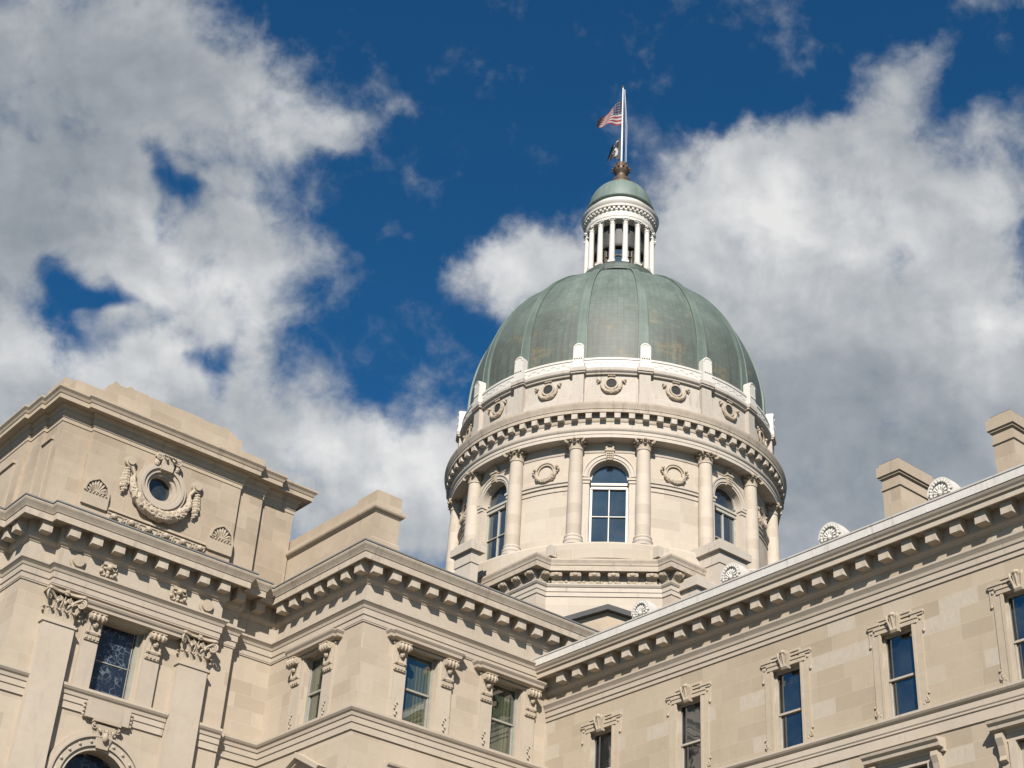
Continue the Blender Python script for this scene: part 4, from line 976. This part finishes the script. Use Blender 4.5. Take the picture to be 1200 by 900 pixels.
def f(m):
    for r0, r1, d in ((1.09, 1.20, .05), (1.20, 1.40, .10), (1.40, 1.48, .15)):
        m.ring(FL, (0, 4.0), r0, r1, -.12, d, 0, PI, 30)
    m.sweep([(-1.46, .3), (-1.46, -.03), (-1.10, -.03), (-1.10, .35)], [(-.02, 3.62), (.04, 3.62), (.04, 3.76), (.10, 3.80), (.10, 3.93), (-.02, 3.96)]); m.sweep([(1.10, .35), (1.10, -.03), (1.46, -.03), (1.46, .3)], [(-.02, 3.62), (.04, 3.62), (.04, 3.76), (.10, 3.80), (.10, 3.93), (-.02, 3.96)])
    for s in (-1, 1): m.box(FL, s*1.28-.18, s*1.28+.18, -.2, .02, 0, 3.60)
mk('surround', M_DTRIM, f, parent=WD)
def f(m):
    m.plate(FL, [(-.16, 5.02), (.16, 5.02), (.24, 5.56), (-.24, 5.56)], -.1, .22); m.box(FL, -.28, .28, -.1, .28, 5.56, 5.64)
    m.ring(FL, (0, 5.80), 0, .22, -.1, .16, seg=16); m.ring(FL, (0, 5.80), .14, .24, -.1, .22, seg=16)
    for q in (-1, 0, 1):
        for w in range(3): m.blob(FL(q*.11, .24, 5.15+.14*w), .05, nu=6, nv=4)
mk('keystone', M_CARV, f, parent=WD)
for k in range(8):
    a = bay(2*k); put(WD, drum, (AX[0]+RW*math.cos(a), AX[1]+RW*math.sin(a), 37.32), RB(a))
# wreaths on the blind bays
def f(m):
    garland(m, FL, (0, 0), .56, math.radians(170), math.radians(370), .17, 26, .06, .8)
    m.ring(FL, (0, 0), .44, .52, 0, .10, 0, PI, 20); m.ring(FL, (0, 0), .56, .62, 0, .14, 0, PI, 20)
    for s in (-1, 1): m.blob(FL(s*.70, .1, .28), .10); m.blob(FL(s*.78, .08, .12), .08); m.blob(FL(s*.72, .08, -.02), .06)
WRH = mk('wreath', M_CARV, f)
for k in range(8):
    a = bay(2*k+1); put(WRH, drum, (AX[0]+(RW+.0)*math.cos(a), AX[1]+(RW+.0)*math.sin(a), 41.93), RB(a))
# attic ring
RA = 9.52
m = MB(); F = FC(RA); arcA = RA*math.radians(22.5)
wall(m, F, -arcA/2, arcA*15.5, 45.6, 47.95, [], .3, step=.3)
arg = part('attic_ring', m, M_DATT, drum, uv='cyl', smooth=True)
m = MB(); m.lathe(AX, [(9.4, 45.7), (9.66, 45.7), (9.66, 46.40), (9.60, 46.46), (9.4, 46.47)], SEG); part('plinth', m, M_DATT, arg, uv='cyl', smooth=True)
m = MB(); m.lathe(AX, [(9.3, 47.86), (9.66, 47.86), (9.68, 47.95), (9.76, 48.0), (9.80, 48.06), (9.80, 48.22), (9.74, 48.28), (9.3, 48.30)], SEG)
m2 = MB()
for k in range(16):
    a = bay(k+.5); Fk = lambda s, d, z, a=a: (AX[0]+(9.4+d)*math.cos(a)-s*math.sin(a), AX[1]+(9.4+d)*math.sin(a)+s*math.cos(a), z)
    m.box(Fk, -.44, .44, 0, .50, 47.92, 48.02); m.box(Fk, -.47, .47, 0, .56, 48.022, 48.26)
part('coping', m, M_DATT, arg, uv='cyl', smooth=True)
def f(m):
    m.box(FL, -.36, .36, -.1, .26, 45.7-45.7, .78); m.box(FL, -.33, .33, -.1, .22, .782, 2.21)
PIER = mk('pier', M_DATT, f)
def f(m):
    n = 14; r = .31
    pr = [(-r, 0)]+[(-r*math.cos(PI*k/n), 1.34+r*1.05*math.sin(PI*k/n)) for k in range(n+1)]+[(r, 0)]
    m.plate(FL, pr, -.45, 0); m.plate(FL, [(-.36, 0), (.36, 0), (.36, .3), (-.36, .3)], -.5, .04)
    m.ring(FL, (0, 1.32), .24, .29, 0, .03, -.1, PI+.1, 14)
    for k in range(0): a = PI*k/6; m.tube([FL(.05*math.cos(a), .02, .98+.05*math.sin(a)), FL(.15*math.cos(a), .04, 1.1+.28*math.sin(a))], [.02, .035], 5)
    for s in (-.2, -.07, .07, .2): m.blob(FL(s, .03, .62), .05, nu=6, nv=4)
ANT2 = mk('antefix', M_WHITE, f, smooth=True)
for k in range(16):
    a = bay(k+.5); put(PIER, arg, (AX[0]+9.56*math.cos(a), AX[1]+9.56*math.sin(a), 45.7), RB(a))
    put(ANT2, arg, (AX[0]+9.90*math.cos(a), AX[1]+9.90*math.sin(a), 48.27), RB(a))
m = MB(); m.lathe(AX, [(9.2, 48.31), (9.70, 48.31), (9.70, 48.40), (9.66, 48.42), (9.66, 48.82), (9.70, 48.84), (9.70, 48.97), (9.2, 49.02)], SEG)
for k in range(16*12):
    a = bay(0)+2*PI*k/(16*12); Fk = lambda s, d, z, a=a: (AX[0]+(9.66+d)*math.cos(a)-s*math.sin(a), AX[1]+(9.66+d)*math.sin(a)+s*math.cos(a), z)
    m.ring(Fk, (0, 48.62),   .05, .12, 0, .02, 0 if k % 2 else PI, PI if k % 2 else 2*PI, 8)
part('white_band', m, M_WHITE, arg, uv='cyl', smooth=True)
def f(m):
    m.ring(FL, (0, 0), .30, .40, -.05, .07, seg=24); m.ring(FL, (0, 0), 0, .31, .0, .012, seg=24)
    garland(m, FL, (0, -.02), .58, math.radians(178), math.radians(362), .115, 24, .05, .6)
    for s in (-1, 1): m.blob(FL(s*.66, .08, .14), .09); m.blob(FL(s*.80, .07, .22), .07); m.blob(FL(s*.76, .06, .06), .06)
    for q in range(5): m.blob(FL((q-2)*.09, .08, .50), .05, nu=6, nv=4)
EYE = mk('eye_wreath', M_CARV, f)
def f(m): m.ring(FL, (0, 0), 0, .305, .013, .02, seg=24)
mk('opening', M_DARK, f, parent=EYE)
for k in range(16):
    a = bay(k); put(EYE, arg, (AX[0]+RA*math.cos(a), AX[1]+RA*math.sin(a), 47.28), RB(a))

# ================= dome
ZB, ZT, RD = 50.2, 60.25, 9.30
def dr(z):
    if z < ZB: return RD
    return RD*math.sqrt(max(0, 1-((z-ZB)/(ZT-ZB))**2))
zs = [48.6, 49.4]+[ZB+(ZT-ZB)*math.sin(PI/2*k/40) for k in range(41)]
zs = [z for z in zs if dr(z) > 2.6]
m = MB(); m.lathe(AX, [(dr(z), z) for z in zs], 192, closed=False)
dome = part('dome', m, M_COP, B, uv='cyl', smooth=True); dome['label'] = 'green copper dome with raised ribs and dark patina near its foot'
def f(m):
    i = len(m.v); n = len(zs)
    for z in zs:
        r = dr(z); u = (z-48)/12.0; w = .37*(1-.42*max(0, u))
        # surface normal in the (r,z) plane
        if z < ZB: nr, nz = 1, 0
        else: nr, nz = r/RD**2, (z-ZB)/(ZT-ZB)**2; l = math.hypot(nr, nz); nr /= l; nz /= l
        for s, h in ((-w, -.06), (-w, .10), (-w+.05, .11), (-w+.07, .085), (w-.07, .085), (w-.05, .11), (w, .10), (w, -.06)):
            m.v.append((s, -(r+nr*h), z+nz*h))
    for k in range(n-1):
        for j in range(7): a = i+k*8+j; m.f.append((a, a+1, a+9, a+8))
    a = i+(n-1)*8; m.f.append(tuple(a+j for j in range(8)))
RIB = mk('rib', M_COPR, f)
for k in range(16):
    a = bay(k+.5); put(RIB, dome, (AX[0], AX[1], 0), RB(a))
zt = zs[-1]
m = MB(); m.lathe(AX, [(2.3, 59.5), (2.55, 60.22), (2.80, 60.30), (2.90, 60.36), (2.92, 60.52), (2.86, 60.60), (2.74, 60.66), (2.70, 60.86), (2.62, 60.92), (2.56, 61.10), (0, 61.24)], 96, closed=False)
plat = part('dome_ring', m, M_COPD, dome, uv='cyl', smooth=True)
# ================= lantern
z0 = 61.0
m = MB(); m.lathe(AX, [(1.56, z0), (1.56, 62.9), (1.5, 62.9)], 16, closed=False)
lan = part('lantern', m, M_DARK, B); lan['label'] = 'white columned lantern with a small green cap on top of the dome'
m = MB()
for k in range(16):
    a = bay(k+.5); Fk = lambda s, d, z, a=a: (AX[0]+(1.62+d)*math.cos(a)-s*math.sin(a), AX[1]+(1.62+d)*math.sin(a)+s*math.cos(a), z)
    m.box(Fk, -.06, .06, -.05, .05, z0, 63.0); m.box(Fk, -.3, .3, -.04, .03, 62.3, 62.36)
part('window_frame', m, M_BRONZE, lan)
m = MB()
for k in range(16):
    a = bay(k); Fk = lambda s, d, z, a=a: (AX[0]+(1.58+d)*math.cos(a)-s*math.sin(a), AX[1]+(1.58+d)*math.sin(a)+s*math.cos(a), z)
    m.box(Fk, -.28, .28, -.02, .0, z0, 62.9)
part('pane', m, M_GL, lan)
m = MB(); m.lathe(AX, [(1.5, 63.0), (1.80, 63.0), (1.86, 63.10), (1.86, 63.32), (1.74, 63.40), (1.7, 63.42), (1.7, 64.9), (1.5, 64.9)], 64); part('gallery_wall', m, M_GAL, lan, smooth=True)
def f(m):
    m.box(FL, -.23, .23, -.23, .23, 0, .14); m.lathe((0, 0), [(0, .14), (.23, .14), (.25, .2), (.23, .27), (.20, .30), (.195, 1.2), (.17, 3.2), (.20, 3.24), (.20, 3.28), (.17, 3.3), (0, 3.3)], 16)
LC = mk('lantern_column', M_WHITE, f, smooth=True)
def f(m):
    m.lathe((0, 0), [(0, 3.28), (.15, 3.28), (.16, 3.42), (.22, 3.56), (0, 3.56)], 12); m.box(FL, -.25, .25, -.25, .25, 3.57, 3.66)
    for k in range(8):
        a = PI/4*k; Fk = lambda s, d, z, a=a: ((.15+d)*math.cos(a)-s*math.sin(a), (.15+d)*math.sin(a)+s*math.cos(a), z); m.leaf(Fk, 0, 0, 3.28, .13, .2, .08)
    for k in range(4):
        a = PI/4+PI/2*k; m.blob((.24*math.cos(a), .24*math.sin(a), 3.52), .07, nu=6, nv=4)
mk('capital', M_WHITE, f, parent=LC)
for k in range(16):
    a = bay(k+.5); put(LC, lan, (AX[0]+2.22*math.cos(a), AX[1]+2.22*math.sin(a), 61.25), RB(a))
m = MB(); m.lathe(AX, [(1.6, 64.91), (2.32, 64.91), (2.32, 65.12), (2.35, 65.14), (2.35, 65.34), (2.30, 65.36), (2.30, 65.62), (2.36, 65.64), (2.36, 65.86), (2.52, 65.88), (2.54, 66.05), (2.62, 66.14), (2.66, 66.28), (2.62, 66.34), (2.3, 66.44), (2.26, 66.52), (2.26, 66.72), (1.5, 66.75)], 96)
for k in range(48):
    a = 2*PI*k/48; Fk = lambda s, d, z, a=a: (AX[0]+(2.34+d)*math.cos(a)-s*math.sin(a), AX[1]+(2.34+d)*math.sin(a)+s*math.cos(a), z); m.box(Fk, -.075, .075, 0, .14, 65.68, 65.84)
part('lantern_cornice', m, M_WHITE, lan, smooth=True)
m = MB(); m.lathe(AX, [(0, 66.76), (2.18, 66.76), (2.16, 66.96), (0, 66.97)], 64); part('collar', m, M_GUTTER, lan, smooth=True)
m = MB(); m.lathe(AX, [(1.9, 66.98), (2.30, 66.98), (2.34, 67.03), (2.33, 67.14), (2.26, 67.16), (2.23, 67.24)]+[(2.2*math.cos(PI/2*k/14), 67.26+2.25*math.sin(PI/2*k/14)) for k in range(14)]+[(0, 69.51)], 96, closed=False)
part('lantern_cap', m, M_COPL, lan, uv='cyl', smooth=True)
m = MB(); m.lathe(AX, [(.0, 69.2), (.74, 69.2), (.74, 69.62), (.70, 69.72), (.62, 69.78), (.66, 69.9), (.62, 70.02), (.48, 70.12), (.38, 70.26), (.35, 70.42), (.40, 70.56), (.52, 70.7), (.58, 70.86), (.57, 71.02), (.48, 71.16), (.44, 71.3), (.42, 71.46), (.30, 71.6), (0, 71.66)], 28)
for k in range(12):
    a = 2*PI*k/12; m.blob((AX[0]+.60*math.cos(a), AX[1]+.60*math.sin(a), 70.95), .10, (1, 1, 1), 6, 4); m.blob((AX[0]+.44*math.cos(a), AX[1]+.44*math.sin(a), 71.4), .06, (1, 1, 1.2), 6, 4)
part('finial', m, M_BRONZE, lan, smooth=True)

# ================= flagpole and flags
P = bpy.data.objects.new('flagpole', None); C.objects.link(P); P.location = (AX[0], AX[1], 71.6); WL[P] = Vector(P.location)
P['label'] = 'slender white flagpole standing on the bronze finial above the lantern'; P['category'] = 'flagpole'
m = MB(); m.lathe(AX, [(0, 71.6), (.065, 71.6), (.055, 75), (.04, 78.75), (0, 78.76)], 12); part('pole', m, M_POLE, P, smooth=True)
m = MB(); m.blob((AX[0], AX[1], 78.84), .10); part('ball', m, M_BRONZE, P, smooth=True)
vr = Vector((math.sin(DA), -math.cos(DA), 0)); vf = Vector((math.cos(DA), math.sin(DA), 0))
m = MB(); a = Vector((AX[0], AX[1], 0)); 
for o_ in (.26, .34): m.tube([a+vr*o_*.4+Vector((0, 0, 78.6)), a+vr*o_+Vector((0, 0, 75)), a+vr*o_+Vector((0, 0, 71.7))], .012, 5)
part('halyard', m, M_POLE, P)
def flag(name, fn, mtl, label, cat):
    n, q = 44, 26; me = bpy.data.meshes.new(name); bm = bmesh.new(); g = []
    uvl = bm.loops.layers.uv.new('UVMap'); org = fn(0, 1)
    for i in range(n+1): g.append([bm.verts.new(fn(i/n, j/q)-org) for j in range(q+1)])
    for i in range(n):
        for j in range(q):
            f = bm.faces.new((g[i][j], g[i+1][j], g[i+1][j+1], g[i][j+1])); f.smooth = True
            for l, (x, y) in zip(f.loops, ((i, j), (i+1, j), (i+1, j+1), (i, j+1))): l[uvl].uv = (x/n, y/q)
    bm.to_mesh(me); bm.free(); me.materials.append(mtl); o = bpy.data.objects.new(name, me); C.objects.link(o); o.location = org
    o['label'] = label; o['category'] = cat; return o
mf, t, bs = mat('flag_cloth'); uv = t.new('ShaderNodeUVMap').outputs[0]; sp = t.new('ShaderNodeSeparateXYZ'); t.put(sp.inputs[0], uv)
v13 = t.math('MULTIPLY', sp.outputs[1], 13); par_ = t.math('MODULO', t.math('FLOOR', v13), 2)
red = t.mix(t.math('GREATER_THAN', par_, .5), (.14, .004, .008, 1), (.25, .24, .235, 1))
can = t.math('MULTIPLY', t.math('LESS_THAN', sp.outputs[0], .40), t.math('GREATER_THAN', v13, 6.0))
su = t.math('FRACT', t.math('MULTIPLY', sp.outputs[0], 15)); sv = t.math('FRACT', t.math('MULTIPLY', t.math('SUBTRACT', v13, 6), .714))
ds = t.math('SQRT', t.math('ADD', t.math('POWER', t.math('SUBTRACT', su, .5), 2), t.math('POWER', t.math('SUBTRACT', sv, .5), 2)))
st = t.mix(t.math('LESS_THAN', ds, .20), (.006, .009, .035, 1), (.22, .22, .25, 1))
t.put(bs.inputs['Base Color'], t.mix(can, red, st)); bs.inputs['Roughness'].default_value = .8
def us(u, v):
    # hoist u = 0 on the pole, fly sagging to the left
    top = 77.75-(1-v)*2.55
    x = -1.85*u*(1-.06*v); z = top - (2.20*v+.10)*u**1.05
    z += .04*math.sin(7*u+3*v)*u
    y = .26*math.sin(9*u+2.2*v)*u**.6
    if u < .16: x += .20*math.sin(PI*u/.16)*v
    return Vector((AX[0], AX[1], 0))+vr*(x+.02)+vf*y+Vector((0, 0, z))
flag('national_flag', us, mf, 'red and white striped flag with blue starred corner, upper one on the pole', 'flag')
mf2, t, bs = mat('black_flag_cloth'); uv = t.new('ShaderNodeUVMap').outputs[0]; sp = t.new('ShaderNodeSeparateXYZ'); t.put(sp.inputs[0], uv)
def ell(cu, cv, ru, rv):
    return t.math('SQRT', t.math('ADD', t.math('POWER', t.math('DIVIDE', t.math('SUBTRACT', sp.outputs[0], cu), ru), 2), t.math('POWER', t.math('DIVIDE', t.math('SUBTRACT', sp.outputs[1], cv), rv), 2)))
disc = t.math('LESS_THAN', ell(.42, .36, .22, .23), 1.0)
head = t.math('MAXIMUM', t.math('LESS_THAN', ell(.50, .37, .09, .12), 1.0), t.math('LESS_THAN', ell(.52, .21, .12, .08), 1.0))
head = t.math('MAXIMUM', head, t.math('LESS_THAN', ell(.42, .36, .05, .04), 1.0))
sheen_txt = t.math('MULTIPLY', t.math('LESS_THAN', t.math('ABSOLUTE', t.math('SUBTRACT', sp.outputs[1], .93)), .03), t.math('LESS_THAN', t.math('ABSOLUTE', t.math('SUBTRACT', sp.outputs[0], .5)), .26))  # pale lettering strip; sheen on the upper fold is painted in with it
w = t.math('MAXIMUM', t.math('MULTIPLY', disc, t.math('SUBTRACT', 1.0, head)), sheen_txt)
t.put(bs.inputs['Base Color'], t.mix(w, (.004, .005, .008, 1), (.34, .34, .34, 1))); bs.inputs['Roughness'].default_value = .7
def pow_(u, v):
    x = -1.0*u**.8*(1-.35*v)-.02; z = 74.0-(1-v)*1.95-(.12+.75*v)*u**1.1; y = .18*math.sin(9*u+1.5*v)*u
    return Vector((AX[0], AX[1], 0))+vr*x+vf*y+Vector((0, 0, z))
flag('black_flag', pow_, mf2, 'small black flag with a white round emblem hanging below the striped flag', 'flag')
